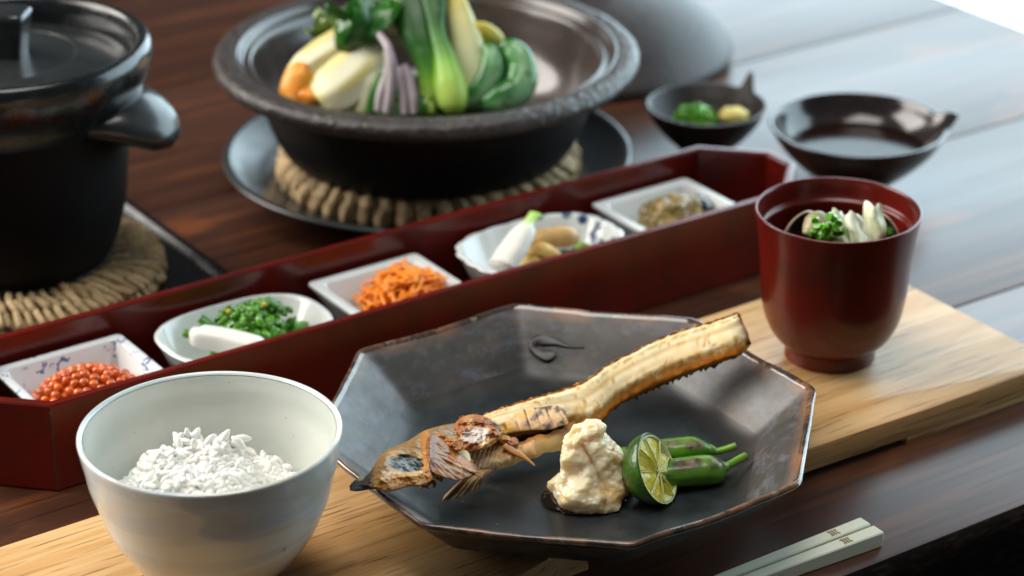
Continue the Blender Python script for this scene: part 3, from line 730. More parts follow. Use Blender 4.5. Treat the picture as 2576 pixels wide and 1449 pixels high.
# brushed curl on the far wall of the plate: follows the sloping wall
def wallpt(x, y):
    lo, hi = 2.4, 5.6
    for _ in range(30):
        z = (lo + hi) / 2; q = toplate(at(x, y, z)); th = math.atan2(q.y, q.x)
        R_ = math.hypot(q.x, q.y) / (math.cos(math.pi / 8) * octr(th, 100))
        zs = BT + 1.05 + (R_ - 9.45) * (3.52 - 1.05) / (12.35 - 9.45)
        k_ = sstep(10.3, 12.35, R_); zs += k_ * (.10 * fbm((math.cos(th) * 3, math.sin(th) * 3, 0), 1.2, 2, 3) + .06 * math.cos(8 * th))
        if z > zs: hi = z
        else: lo = z
    q.z += .05; q.xy *= .997
    return q
curl = [(1398, 893), (1378, 896), (1358, 890), (1344, 875), (1352, 860), (1375, 856), (1402, 862), (1430, 872), (1468, 876)]
link('brushed_curl', sweep([wallpt(*p) for p in curl], [(.10, .02), (.36, .03), (.28, .03), (.30, .03), (.34, .03), (.34, .03), (.22, .03), (.09, .02), (.03, .01)], 'brushed_curl', 8, 50, up=(0, -.6, .8), amp=.03), M['ink'], pl)

# ------------------------------------------------------------------ grilled fish
FO = Vector((2.2, 109, 4.0))
fish = thing('grilled_fish', FO, 'crisp grilled half fish with head and tail lying across the dark plate', 'fish')
flesh, cream, gold, brown, dark = (.86, .62, .27), (.93, .79, .50), (.64, .27, .030), (.24, .085, .016), (.030, .014, .008)
ST = [((1180, 1058), (1215, 1096), 4.3, 3.9, .18), ((1240, 1034), (1272, 1088), 4.35, 3.9, .18), ((1293, 1016), (1326, 1080), 4.4, 3.9, .18), ((1350, 998), (1385, 1072), 4.5, 3.8, .25), ((1397, 983), (1448, 1070), 4.6, 3.5, .6), ((1440, 969), (1500, 1066), 4.7, 3.5, 1.0),
      ((1480, 950), (1530, 1040), 4.9, 3.7, 1.05), ((1522, 918), (1562, 1010), 5.2, 3.95, 1.1), ((1596, 879), (1634, 972), 5.7, 4.5, 1.1), ((1685, 838), (1722, 935), 6.3, 5.1, 1.05), ((1775, 811), (1806, 905), 6.9, 5.75, .85), ((1825, 796), (1858, 886), 7.25, 6.15, .65), ((1850, 787), (1890, 864), 7.4, 6.3, .45)]
CUT = []
def fish_body():
    rows = [(*at(u[0], u[1], zu), *at(l[0], l[1], zl), t) for u, l, zu, zl, t in ST]
    rows = cr(rows, 150); loops = []; cols = []
    NV = 64
    for i, rr in enumerate(rows):
        U, L, t = Vector(rr[0:3]), Vector(rr[3:6]), rr[6]
        nx = rows[min(i + 1, 149)]; pv = rows[max(i - 1, 0)]
        d = (Vector(nx[0:3]) - Vector(pv[0:3])).normalized()
        w_ = L - U; nn = w_.cross(d).normalized()
        if nn.z < 0: nn = -nn
        s = i / 149
        lp = []
        for j in range(NV):
            th = 2 * math.pi * j / NV
            c, si = math.cos(th), math.sin(th)
            a = math.copysign(abs(c) ** .62, c); b = math.copysign(abs(si) ** .7, si)
            q = (U + L) / 2 + w_ * (a * .5)
            top = b > 0
            if top:
                h = .26 * b - .05 * math.exp(-((a + .22) / .07) ** 2) + .05 * math.exp(-((a - .05) / .16) ** 2) - .035 * math.exp(-((a + .62) / .06) ** 2) * (s > .4) - .42 * sstep(.40, 1.0, a) - .18 * sstep(-.55, -1, a) + .018 * math.sin(a * 17 + 4 * nz(q, .3))
            else: h = b * t * (.75 + .25 * a)
            q = q + nn * h
            e = abs(a) ** 3
            q += nn * fbm(q, 2.6, 1, 4) * (.05 + .07 * e) + nn * fbm(q, .8, 41, 2) * .05 + w_.normalized() * fbm(q, 2.0, 8, 4) * .14 * e
            # tail: torn end
            if s > .93: q += d * ((fbm(q, 1.6, 21, 3)) * .5 - .10 * a) * (s - .93) / .07
            lp.append(q)
            nzv = fbm(q, .9, 3, 3); fine = fbm(q, 3.2, 5, 3)
            if top:
                fib = nz((a * 9, s * 5, 3), 1.6)
                cc = lerp3(flesh, cream, clamp(.70 + 1.3 * nzv + .7 * fib + .4 * math.exp(-((a - .05) / .2) ** 2)))
                cc = lerp3(cc, (.76, .40, .07), clamp(sstep(.10, .65, a) * .5 + fine * 1.2 - .22 + .5 * sstep(.1, .4, fbm(q, .7, 55, 3))))
                cc = lerp3(cc, (.52, .22, .03), .8 * sstep(.20, .34, fbm(q, 3.4, 71, 3)))
                cc = lerp3(cc, gold, sstep(.44, .80, a + fine * .45))
                cc = lerp3(cc, brown, sstep(.80, 1.02, a + fine * .3) * .9)
                cc = lerp3(cc, (.60, .38, .12), .6 * math.exp(-((a + .22) / .06) ** 2))
                if a < -.72: cc = lerp3(cc, gold if s < .45 else (.11, .09, .035), sstep(.72, .97, -a) * clamp(.8 + fine * 2))
                if s > .45 and abs(a + .62) < .07: cc = lerp3(cc, (.20, .19, .09), .5 * clamp(.5 + fine * 4))
            else:
                k = -b + .9 * sstep(.42, .30, s)
                cc = lerp3(gold, brown, sstep(.05, .45, k + fine * .5)); cc = lerp3(cc, dark, sstep(.35, .85, k + fine * .5))
            if s > .95: cc = lerp3(cc, brown, sstep(.95, 1, s) * .8)
            cols.append(cc)
        loops.append(lp)
        CUT.append((U, L, nn, d, t))
    return rings(loops, 'body', cols, True, True, True, 70, FO)
link('body', fish_body(), M['fish'], fish)
# serrated fin edge along the lower side
fv, ff, fc = [], [], []
for k in range(30):
    i = int(62 + k * 2.2); U, L, nn, d, t = CUT[min(i, 147)]
    w_ = (L - U).normalized(); base = L - nn * (t * .72) - w_ * .18
    for side in (-1, 1):
        pass
    b_ = len(fv); wd = rnd.uniform(.10, .24); ln = rnd.choice((.02, .05, .08, .13, .18))
    tip = base + w_ * ln - nn * .15 + d * rnd.uniform(-.2, .1)
    fv += [base - d * wd, base + d * wd, base - nn * .18, base + nn * .15, tip]
    ff += [(b_, b_ + 2, b_ + 4), (b_ + 2, b_ + 1, b_ + 4), (b_ + 1, b_ + 3, b_ + 4), (b_ + 3, b_, b_ + 4), (b_, b_ + 3, b_ + 1, b_ + 2)]
    fc += [dark, brown, dark, brown, rnd.choice((gold, brown, dark))]
link('fin_edge', mesh('fin_edge', fv, ff, fc, True, 30, FO), M['fish'], fish)
fv, ff, fc = [], [], []
for k in range(34):                    # crust along the upper edge
    i = int(4 + k * 4.2); U, L, nn, d, t = CUT[min(i, 147)]; w_ = (L - U).normalized()
    base = U + w_ * .08; b_ = len(fv); tip = base - w_ * rnd.uniform(.02, .12) + nn * rnd.uniform(-.08, .08) + d * rnd.uniform(-.3, .3)
    fv += [base - d * .3, base + d * .3, base - nn * .2, base + nn * .14, tip]
    ff += [(b_, b_ + 2, b_ + 4), (b_ + 2, b_ + 1, b_ + 4), (b_ + 1, b_ + 3, b_ + 4), (b_ + 3, b_, b_ + 4), (b_, b_ + 3, b_ + 1, b_ + 2)]
    fc += [gold, gold, brown, gold, gold if k < 16 else (.10, .08, .03)]
link('back_crust', mesh('back_crust', fv, ff, fc, True, 30, FO), M['fish'], fish)

# rib section: pale segments with dark slanting creases, sunk into the flesh
def rib_u(x, y, p): return (x - 1232 - .42 * (y - 1050)) / 30.5 + .22 * nz(p, .9)
def rib_d(x, y, p):
    c = abs((rib_u(x, y, p) % 1) - .5) * 2
    return -.16 * sstep(.62, 1, c) + .10 * fbm(p, 2, 4, 3)
def rib_c(x, y, p):
    f = rib_u(x, y, p); c = abs((f % 1) - .5) * 2; g = fbm(p, 1.6, 9, 3); t = clamp((x - 1230) / 190)
    b = lerp3((.80, .47, .12), (.76, .52, .32), clamp(t * 1.4 + 1.2 * g))
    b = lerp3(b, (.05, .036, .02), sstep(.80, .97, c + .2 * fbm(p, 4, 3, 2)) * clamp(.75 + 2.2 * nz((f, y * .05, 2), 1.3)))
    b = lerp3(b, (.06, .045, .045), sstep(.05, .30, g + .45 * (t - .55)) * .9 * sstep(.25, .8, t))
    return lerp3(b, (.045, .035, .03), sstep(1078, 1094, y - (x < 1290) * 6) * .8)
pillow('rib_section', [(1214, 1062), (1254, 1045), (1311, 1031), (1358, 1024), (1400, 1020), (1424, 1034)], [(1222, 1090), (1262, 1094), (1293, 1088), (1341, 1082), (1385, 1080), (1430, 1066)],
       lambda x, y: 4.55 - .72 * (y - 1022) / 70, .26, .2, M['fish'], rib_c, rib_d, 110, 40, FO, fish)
# dark belly cavity lining
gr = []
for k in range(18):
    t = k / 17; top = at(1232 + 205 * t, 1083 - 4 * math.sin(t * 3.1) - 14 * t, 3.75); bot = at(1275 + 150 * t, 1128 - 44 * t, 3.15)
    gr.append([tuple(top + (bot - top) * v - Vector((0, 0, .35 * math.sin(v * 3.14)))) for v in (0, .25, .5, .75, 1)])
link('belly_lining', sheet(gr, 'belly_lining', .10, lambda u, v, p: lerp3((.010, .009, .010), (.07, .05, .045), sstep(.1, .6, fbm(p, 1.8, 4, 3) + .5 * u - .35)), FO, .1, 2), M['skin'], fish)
# belly flap
flap = [((1225, 1146), (1235, 1180), 3.2, 2.5), ((1262, 1134), (1275, 1172), 3.2, 2.55), ((1300, 1120), (1318, 1157), 3.35, 2.7), ((1350, 1102), (1364, 1142), 3.5, 2.8), ((1400, 1088), (1412, 1132), 3.5, 2.75), ((1440, 1070), (1462, 1118), 3.6, 2.8)]
fl_rows = cr([(*at(a[0], a[1], za), *at(b[0], b[1], zb)) for a, b, za, zb in flap], 40)
gr = [[tuple(Vector(r_[0:3]).lerp(Vector(r_[3:6]), v) + Vector((0, -.16 * math.sin(v * 3.14), .05))) for v in (0, .12, .3, .5, .7, .88, 1)] for r_ in fl_rows]
def flapc(u, v, p):
    c = lerp3((.70, .46, .17), (.62, .40, .18), clamp(.5 + nz(p, 1.5)))
    c = lerp3((.50, .17, .022), c, sstep(.05, .40, v + .25 * fbm(p, 2.0, 2, 3)))
    c = lerp3(c, brown, sstep(.2, .5, fbm(p, 1.3, 7, 3)) * .5)
    return lerp3(c, (.64, .48, .27), sstep(.75, 1, v))
link('belly_flap', sheet(gr, 'belly_flap', .22, flapc, FO, .12, 2.2, 3), M['fish'], fish)
# ---- head, gill cover and collar, built between their measured outlines
def ridged(p, k, seed): return 1 - abs(fbm(p, k, seed, 4)) * 2.2
def ell(x, y, cx, cy, a, b, rot=0):
    dx, dy = x - cx, y - cy; c, q = math.cos(rot), math.sin(rot)
    return math.hypot((dx * c + dy * q) / a, (-dx * q + dy * c) / b)
def zline(pts):
    def f(x, y):
        if x <= pts[0][0]: return pts[0][1]
        for (a, za), (b, zb) in zip(pts, pts[1:]):
            if x <= b: return za + (zb - za) * (x - a) / (b - a)
        return pts[-1][1]
    return f
zhead = zline([(880, 6.1), (960, 5.9), (1060, 5.2), (1150, 4.4), (1210, 3.9)])
GOLD, ORNG, BRN, RED, CRM, BLK, GRY = (.64, .31, .050), (.56, .195, .016), (.27, .105, .022), (.27, .075, .02), (.68, .49, .26), (.014, .014, .016), (.44, .38, .33)
def head_d(x, y, p):
    d = .36 * fbm(p, 1.3, 4, 4) + .14 * fbm(p, 3.6, 9, 3) - .10 * ridged(p, 2.2, 14)
    d -= .22 * sstep(1.15, .75, ell(x, y, 1024, 1167, 46, 23, .05))            # sunken eye
    d += .08 * math.exp(-((ell(x, y, 1022, 1167, 52, 30, .05) - 1) / .16) ** 2)
    d += .30 * math.exp(-((x - (1070 + .10 * (y - 1100))) / 9) ** 2) * sstep(1085, 1110, y)
    d += .22 * math.exp(-((y - (1206 - .10 * (x - 960))) / 9) ** 2) * sstep(940, 965, x) * sstep(1075, 1050, x)
    d -= .22 * math.exp(-(ell(x, y, 1128, 1140, 34, 22, .3)) ** 2)             # hollow behind the gill
    d += .30 * max(0, fbm(p, 1.9, 33, 3)) * sstep(1060, 1090, x) * sstep(1135, 1105, y)
    return d
def head_c(x, y, p):
    g = fbm(p, 1.5, 12, 4); f = fbm(p, 4.0, 17, 3)
    c = lerp3(GOLD, ORNG, clamp(.5 + 1.6 * g)); c = lerp3(c, BRN, sstep(.12, .42, fbm(p, 1.9, 40, 3) + .15 * f))
    up_ = 1197 - (x - 930) * .52                                              # the upper ridge
    c = lerp3(c, lerp3((.54, .29, .065), (.34, .16, .035), clamp(.5 + 2 * f)), sstep(55, 15, y - up_))
    c = lerp3(c, (.20, .11, .035), sstep(16, 3, y - up_) * .7)
    c = lerp3(c, CRM, sstep(24, 8, ell(x, y, 992, 1142, 1.2, .5, -.2)) * .6 * clamp(.7 + 2 * g))
    c = lerp3(c, (.72, .52, .25), math.exp(-((y - (1190 - .03 * (x - 960))) / 4) ** 2) * sstep(965, 985, x) * sstep(1075, 1050, x) * .8)
    c = lerp3(c, ORNG, math.exp(-((x - (1070 + .10 * (y - 1100))) / 10) ** 2) * .8)
    k = sstep(1.06, .86, ell(x, y, 1024, 1167, 45, 21, .05) + .35 * f)
    streak = clamp(.5 + 1.8 * nz((p.x * 1.2, p.y * 1.2, p.z * 7), 1.6))
    c = lerp3(c, lerp3(BLK, (.20, .215, .20), sstep(.45, .95, streak) * .8), k)
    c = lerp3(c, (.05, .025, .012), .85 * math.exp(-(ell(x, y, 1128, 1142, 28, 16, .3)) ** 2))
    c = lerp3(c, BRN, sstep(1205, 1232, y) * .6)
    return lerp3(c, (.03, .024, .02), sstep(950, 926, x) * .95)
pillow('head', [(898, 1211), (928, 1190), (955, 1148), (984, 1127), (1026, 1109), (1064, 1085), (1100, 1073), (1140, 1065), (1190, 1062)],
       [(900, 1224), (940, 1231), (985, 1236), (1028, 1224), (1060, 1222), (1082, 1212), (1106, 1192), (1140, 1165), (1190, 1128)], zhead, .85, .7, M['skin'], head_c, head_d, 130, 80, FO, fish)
def snout_c(x, y, p): return lerp3(BLK, (.30, .24, .12), sstep(1213, 1203, y + 6 * nz(p, 3)) * sstep(895, 905, x))
pillow('snout', [(879, 1222), (892, 1208), (912, 1199), (930, 1197), (950, 1194)], [(880, 1234), (895, 1236), (915, 1234), (932, 1231), (952, 1230)], zhead, .34, .30, M['skin'], snout_c,
       lambda x, y, p: .12 * fbm(p, 3, 2, 3), 30, 26, FO, fish)
# gill cover: a ribbed fan that opens to the right
def gill_d(x, y, p):
    t = math.atan2(y - 1120, x - 1050)
    return .05 * math.sin(t * 58 + 3 * nz(p, .8)) * sstep(1085, 1140, x) + .35 * fbm(p, 1.5, 6, 3) + .22 * math.exp(-((x - 1082) / 9) ** 2)
def gill_c(x, y, p):
    t = math.atan2(y - 1120, x - 1050); r = .5 + .5 * math.sin(t * 46)
    c = lerp3(lerp3((.22, .065, .008), (.28, .125, .035), clamp(.5 + 1.8 * fbm(p, 1.4, 3, 3))), (.40, .20, .05), .4 * r)
    c = lerp3(c, ORNG, math.exp(-((y - (1135 + .48 * (x - 1110))) / 11) ** 2) * sstep(1120, 1150, x) * .85)
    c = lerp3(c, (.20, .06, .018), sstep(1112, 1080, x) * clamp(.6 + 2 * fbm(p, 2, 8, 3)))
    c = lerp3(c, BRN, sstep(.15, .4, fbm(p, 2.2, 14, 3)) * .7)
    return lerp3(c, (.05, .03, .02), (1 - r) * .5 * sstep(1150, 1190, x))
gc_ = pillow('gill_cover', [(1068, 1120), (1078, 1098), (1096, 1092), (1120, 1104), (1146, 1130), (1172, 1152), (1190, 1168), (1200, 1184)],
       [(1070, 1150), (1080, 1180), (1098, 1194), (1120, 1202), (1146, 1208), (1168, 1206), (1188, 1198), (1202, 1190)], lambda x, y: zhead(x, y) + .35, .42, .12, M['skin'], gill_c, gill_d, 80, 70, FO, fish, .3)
for k in range(9):                     # frayed tip of the gill cover
    a = at(1168 + 3 * k, 1150 + 5.2 * k, 4.3) ; a += (Vector((0, 0, CAMH)) - a).normalized() * .42
    link('gill_ray', sweep([a, a + Vector((.22, -.06, -.08)), a + Vector((.42 + rnd.uniform(0, .14), -.14, -.17))], [(.06, .05), (.05, .04), (.012, .012)], 'gill_ray', 6, 10, colfn=solid(ORNG, (.40, .20, .06)), off=FO), M['skin'], gc_)
# the crisp collar
def col_d(x, y, p):
    return .75 * fbm(p, 1.15, 31, 4) + .30 * ridged(p, 1.5, 5) + .22 * fbm(p, 4, 8, 3) - .25 - .2 * math.exp(-ell(x, y, 1200, 1098, 26, 17, -.2) ** 2)
def col_c(x, y, p):
    g = fbm(p, 1.5, 21, 4); f = fbm(p, 4.2, 27, 3)
    c = lerp3((.50, .20, .05), RED, clamp(.5 + 1.8 * g + .5 * f)); c = lerp3(c, (.62, .37, .16), sstep(.1, .4, fbm(p, 1.2, 50, 3)) * .8)
    k = sstep(1.1, .7, ell(x, y, 1198, 1094, 38, 21, -.15) + .5 * g)
    c = lerp3(c, lerp3((.56, .47, .44), (.80, .74, .66), clamp(.5 + 2 * f)), k * .9)
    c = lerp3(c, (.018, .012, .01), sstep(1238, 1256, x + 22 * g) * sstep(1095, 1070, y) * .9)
    return lerp3(c, (.80, .66, .38), sstep(.8, .4, ell(x, y, 1214, 1116, 22, 9, .15)) * .9)
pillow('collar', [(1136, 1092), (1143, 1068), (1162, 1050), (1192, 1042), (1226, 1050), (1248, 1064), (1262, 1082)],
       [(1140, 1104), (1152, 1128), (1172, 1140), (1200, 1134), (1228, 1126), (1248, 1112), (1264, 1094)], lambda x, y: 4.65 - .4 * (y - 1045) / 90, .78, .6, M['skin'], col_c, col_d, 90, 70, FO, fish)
def mem_d(x, y, p): return .28 * fbm(p, 1.3, 2, 4) + .035 * math.sin(x * .55 + y * .18 + 3 * nz(p, 1)) 
def mem_c(x, y, p):
    g = fbm(p, 1.5, 2, 4)
    c = lerp3((.56, .38, .17), (.72, .56, .33), clamp(.5 + 1.5 * g + .18 * math.sin(x * .55 + y * .2)))
    c = lerp3(c, ORNG, sstep(1150, 1128, y - (x - 1180) * .12) * clamp(.4 + 1.5 * g))
    c = lerp3(c, (.30, .13, .035), sstep(.1, .4, fbm(p, 1.8, 60, 3)) * .6)
    return lerp3(c, (.80, .70, .50), sstep(1160, 1185, y) * .5)
pillow('collar_membrane', [(1156, 1130), (1180, 1112), (1210, 1108), (1245, 1108), (1275, 1118), (1312, 1118), (1345, 1106)],
       [(1160, 1150), (1180, 1166), (1200, 1180), (1228, 1186), (1256, 1182), (1295, 1164), (1348, 1146)], lambda x, y: 4.0 - .95 * (y - 1105) / 80, .62, .25, M['fish'], mem_c, mem_d, 80, 50, FO, fish)
pillow('cheek_muscle', [(1146, 1140), (1160, 1130), (1176, 1134), (1184, 1150)], [(1148, 1150), (1158, 1162), (1172, 1174), (1186, 1162)], lambda x, y: 4.3, .55, .3, M['fish'], lambda x, y, p: (.76, .62, .40), None, 26, 24, FO, fish)
for (x, y, sx, sy, c0, c1, sd) in ((1268, 1106, 18, 12, (.62, .44, .17), ORNG, 1), (1290, 1112, 15, 13, RED, (.42, .16, .05), 2), (1100, 1100, 22, 12, ORNG, RED, 3), (1128, 1112, 17, 13, RED, ORNG, 4), (1152, 1122, 14, 14, RED, BRN, 5)):
    def f_(a, x=x, y=y, sx=sx, sy=sy): return [(x - sx * math.cos(t), y - a * sy * math.sin(t)) for t in (.12, .6, 1.2, 1.9, 2.5, 3.02)]
    pillow('collar_crumb', f_(1), f_(-1), (lambda x_, y_: 4.95) if x < 1160 else (lambda x_, y_: 3.95), .55, .4, M['skin'], lambda a, b, p, c0=c0, c1=c1: lerp3(c0, c1, clamp(.5 + 1.8 * fbm(p, 2, 3, 3))), lambda a, b, p: .6 * fbm(p, 2.2, 7, 4), 30, 26, FO, fish)
# pectoral fin: many rays
root = at(1225, 1185, 3.4)
for k in range(16):
    t = k / 15; e = at(1112 + 62 * t + rnd.uniform(-3, 3), 1264 - 14 * t + rnd.uniform(-8, 4), 2.75 + .1 * t)
    if t > .7: e = at(1150 + 50 * (t - .7) / .3, 1252 - 60 * (t - .7), 2.9)
    r0 = root + Vector((-.5 + .75 * t, -.1 + .1 * t, .05)); mm = r0.lerp(e, .5) + Vector((.14 * (1 - t), 0, .28))
    c0 = rnd.choice(((.36, .16, .035), (.24, .12, .04), (.46, .30, .13), (.15, .07, .025)))
    link('fin_ray', sweep([r0, mm, r0.lerp(e, .85) + Vector((0, 0, .08)), e], [(.08, .06), (.095, .05), (.085, .04), (.02, .015)], 'fin_ray', 6, 16, colfn=lambda s, th, q: lerp3(c0, dark, sstep(.7, 1, s) * .5), amp=.03, ns=3, off=FO), M['skin'], fish)
link('pointed_fin', sweep([at(1268, 1121, 4.2), at(1295, 1137, 4.0), at(1322, 1153, 3.8), at(1345, 1172, 3.5)], [(.20, .14), (.22, .14), (.15, .1), (.03, .03)], 'pointed_fin', 12, 30, colfn=solid((.40, .15, .03), (.56, .27, .07)), amp=.08, ns=2, off=FO), M['skin'], fish)
mid, red = (.48, .21, .045), (.27, .075, .02)
for k in range(9):                     # small shards of skin that stick out of the head
    x, y = rnd.choice(((1100, 1200), (1190, 1186), (1050, 1215), (1130, 1190), (945, 1235), (1215, 1060), (1150, 1055), (930, 1180), (1075, 1215)))
    a = at(x + rnd.uniform(-14, 14), y - 8, 4.4 if x > 960 else 5.2)
    link('skin_shard', sweep([a, a + Vector((rnd.uniform(-.2, .3), -.1, -.12)), a + Vector((rnd.uniform(-.3, .5), -.2, -.35))], [(.16, .05), (.12, .04), (.02, .02)], 'skin_shard', 6, 10, colfn=solid(mid, red), amp=.06, off=FO), M['skin'], fish)

# ------------------------------------------------------------------ beside the fish: grated daikon, lime, peppers
FZ = BT + .72
dk = at(1488, 1243, FZ)
prof = [(0, 2.0, -.05, 0), (.35, 2.06, -.05, 0), (.8, 1.98, -.06, 0), (1.2, 1.74, -.04, .1), (1.6, 1.50, -.02, .2), (2.0, 1.42, -.10, .3), (2.35, 1.30, -.20, .35), (2.7, 1.06, -.38, .4), (3.05, .90, -.42, .45), (3.35, .72, -.28, .5), (3.62, .42, -.02, .5), (3.78, .1, .08, .5)]
rows = cr(prof, 170); lp_ = []
for z, r, ox, oy in rows:
    l_ = []
    for j in range(240):
        a = 2 * math.pi * j / 240
        lobes = 1 + .10 * math.sin(3 * a + z * 1.3) + .06 * math.sin(5 * a - z * 2.4)
        p_ = Vector((ox + r * lobes * math.cos(a), oy + r * lobes * math.sin(a) * .92, z))
        d_ = Vector((math.cos(a), math.sin(a), .35))
        cell = noise.voronoi(p_ * 2.6)[0]
        p_ += d_ * (.58 * fbm(p_, .70, 3, 3) + .15 * fbm(p_, 2.2, 9, 2) + .05 * fbm(p_, 6.5, 19, 3) + .03 * abs(nz(p_, 4.2, 5))) * min(1, r / .5)
        cr_ = math.exp(-(((a - 5.0 + .28 * (z - 1.6)) / .16) ** 2)) * sstep(.6, 1.2, z) * sstep(3.2, 2.4, z)
        p_ -= d_ * .30 * cr_
        p_.z = max(p_.z, 0)
        l_.append(p_)
    lp_.append(l_)
dt = thing('grated_daikon', dk, 'wet heap of grated white radish on the plate between fish and lime', 'grated radish')
link('heap', rings(lp_, 'heap', sharp=None), M['daikon'], dt)
jc = []
for k in range(40):
    a = 2 * math.pi * k / 40; r = 1 + .25 * fbm((math.cos(a), math.sin(a), 1), 1.6, 2, 3)
    jc.append((-.45 + 1.95 * r * math.cos(a), -.35 + 1.72 * r * math.sin(a)))
o = link('juice_pool', prism(jc, -.05, .025, 'juice_pool', .01, 2), M['glassy'], None, dk + Vector((0, 0, .0))); tag(o, 'thin brown juice seeping from under the grated radish', 'juice')

lc = at(1653, 1181, FZ + 1.62)
nrm = Vector((.80, -.36, .48)).normalized()
zax = nrm; yv = Vector((-.37, .40, .84)); yax = (yv - zax * yv.dot(zax)).normalized(); xax = yax.cross(zax)
lrot = Matrix((xax, yax, zax)).transposed()
lime = thing('lime_half', lc, 'halved green lime with its yellow cut face turned to the right', 'lime'); lime.rotation_euler = lrot.to_euler()
LR = 1.72; LH = 1.76; LD = 1.66       # half width, half height, depth behind the cut
lo_ = []
for i in range(30):
    t = i / 29 * math.pi / 2; k = math.sin(t) ** .92; z = -LD * math.cos(t)
    lo_.append([(LR * k * math.cos(2 * math.pi * j / 72), LH * k * math.sin(2 * math.pi * j / 72) * (1 + .05 * math.sin(2 * math.pi * j / 72) ** 3), z) for j in range(72)])
for k, z in ((.985, .03), (.955, .045)):
    lo_.append([(LR * k * math.cos(2 * math.pi * j / 72), LH * k * math.sin(2 * math.pi * j / 72) * (1 + .05 * math.sin(2 * math.pi * j / 72) ** 3), z) for j in range(72)])
lo_.append([(LR * .90 * math.cos(2 * math.pi * j / 72), LH * .90 * math.sin(2 * math.pi * j / 72), -.05) for j in range(72)])
link('rind', rings(lo_[:-2] + lo_[-2:-1], 'rind', None, True, False), M['rind'], lime)
link('pith', rings([[(LR * k * math.cos(2 * math.pi * j / 72), LH * k * math.sin(2 * math.pi * j / 72), z) for j in range(72)] for k, z in ((.975, .035), (.955, .045), (.925, .03), (.90, -.10), (.6, -.4), (.02, -.42))], 'pith', None, False, True), M['pith'], lime)
M['membrane'] = mat('lime_membrane', (.66, .66, .24), .35)
NS = 9; bnd = [2 * math.pi * k / NS + .15 + rnd.uniform(-.10, .10) for k in range(NS)]; bnd.append(bnd[0] + 2 * math.pi)
deep = {0: .30, 3: .22, 6: .34, 7: .12}
CX, CY = .10, -.16                                                            # the core sits a little below the middle
for s_ in range(NS):
    a0, a1 = bnd[s_], bnd[s_ + 1]; g = []
    for i in range(13):
        f = i / 12; row = []
        for k in range(13):
            q = k / 12; a = a0 + (a1 - a0) * (.01 + .98 * q)
            x1, y1 = .94 * LR * math.cos(a), .94 * LH * math.sin(a); x0, y0 = CX + .10 * math.cos(a), CY + .10 * math.sin(a)
            x, y = x0 + (x1 - x0) * f, y0 + (y1 - y0) * f
            b = math.sin(math.pi * q) ** .5 * math.sin(math.pi * clamp(f, .03, .97)) ** .4
            h = .02 - .10 * (1 - b) - deep.get(s_, .02) * b * (.6 + .6 * q) + .10 * fbm((x, y, s_ * 3), 1.6, 3, 4) * b
            row.append((x, y, h))
        g.append(row)
    link('segment', sheet(g, 'segment', .12), M['pulp'], lime)
    am = a0
    pm = [(CX, CY, .02), (CX + (.5 * LR * math.cos(am) - CX) * .8, CY + (.5 * LH * math.sin(am) - CY) * .8, .05 + .05 * rnd.random()), (.90 * LR * math.cos(am), .90 * LH * math.sin(am), .02)]
    link('membrane', sweep(pm, [(.05, .05), (.013, .06), (.03, .05)], 'membrane', 8, 16, amp=.04, ns=2), M['membrane'], lime)
M['lcore'] = mat('lime_core', (.50, .30, .10), .4)
for q in ((CX, CY, .04), (CX + .22, CY - .42, -.02)):
    link('seed_spot', ico(1, 'seed_spot', 2, lambda c: Vector((c.x * .13, c.y * .17, c.z * .08)) * (1 + .5 * nz(c, 2.2))), M['lcore'], lime, q)
link('core', ico(1, 'core', 3, lambda c: Vector((c.x * .24, c.y * .28, c.z * .14)) * (1 + .4 * nz(c, 2.2))), M['miso'] if False else M['pith'], lime, (CX, CY, -.03))

def pepper(name, pts, rad, stem, srad, label, patch):
    t = thing(name, pts[1], label, 'pepper', 'small green peppers beside the lime'); O = Vector(pts[1])
    def pc(s, th, q):
        c = lerp3((.045, .165, .007), (.085, .25, .012), clamp(.5 + nz(q, .9)))
        u = math.sin(th + .38)
        k = sstep(.80, .90, u + .10 * fbm(q, 2.2, 3, 3)) * sstep(patch[0], patch[0] + .10, s) * sstep(patch[1], patch[1] - .08, s)
        c = lerp3(c, lerp3((.035, .024, .014), (.20, .14, .085), clamp(.5 + 1.8 * fbm(q, 3, 8, 3))), k)
        return lerp3(c, (.30, .36, .12), .6 * k * sstep(.5, .2, k)) if k > .02 else c
    def psh(th, s):
        u = math.sin(th); f = 1 - .10 * sstep(.75, .95, u) + .03 * math.sin(3 * th + 1 + s * 2)
        return math.cos(th) * f, u * f
    link('pod', sweep(pts, rad, 'pod', 28, 60, colfn=pc, amp=.13, ns=.9, shape=psh, off=O), M['pepper'], t)
    st_ = link('stem', sweep(stem, srad, 'stem', 12, 30, colfn=lambda s, th, q: ramp([(0, (.10, .27, .02)), (.8, (.17, .34, .03)), (.97, (.14, .24, .03)), (1, (.24, .22, .08))], s), amp=.02, off=O), M['pepper'], t)
    link('calyx', sweep([Vector(pts[-2]).lerp(Vector(pts[-1]), .6), Vector(pts[-1]), stem[1]], [(rad[-2][0] * .70, rad[-2][1] * .70), (.30, .30), (.17, .17)], 'calyx', 12, 14, colfn=solid((.08, .24, .02), (.14, .32, .05)), amp=.05, off=O), M['pepper'], st_)
    return t
ph = FZ + .70
P1 = [at(1612, 1200, ph - .1), at(1650, 1196, ph), at(1700, 1190, ph + .04), at(1755, 1185, ph + .05), at(1795, 1182, ph), at(1816, 1177, ph + .02), at(1822, 1175, ph + .04)]
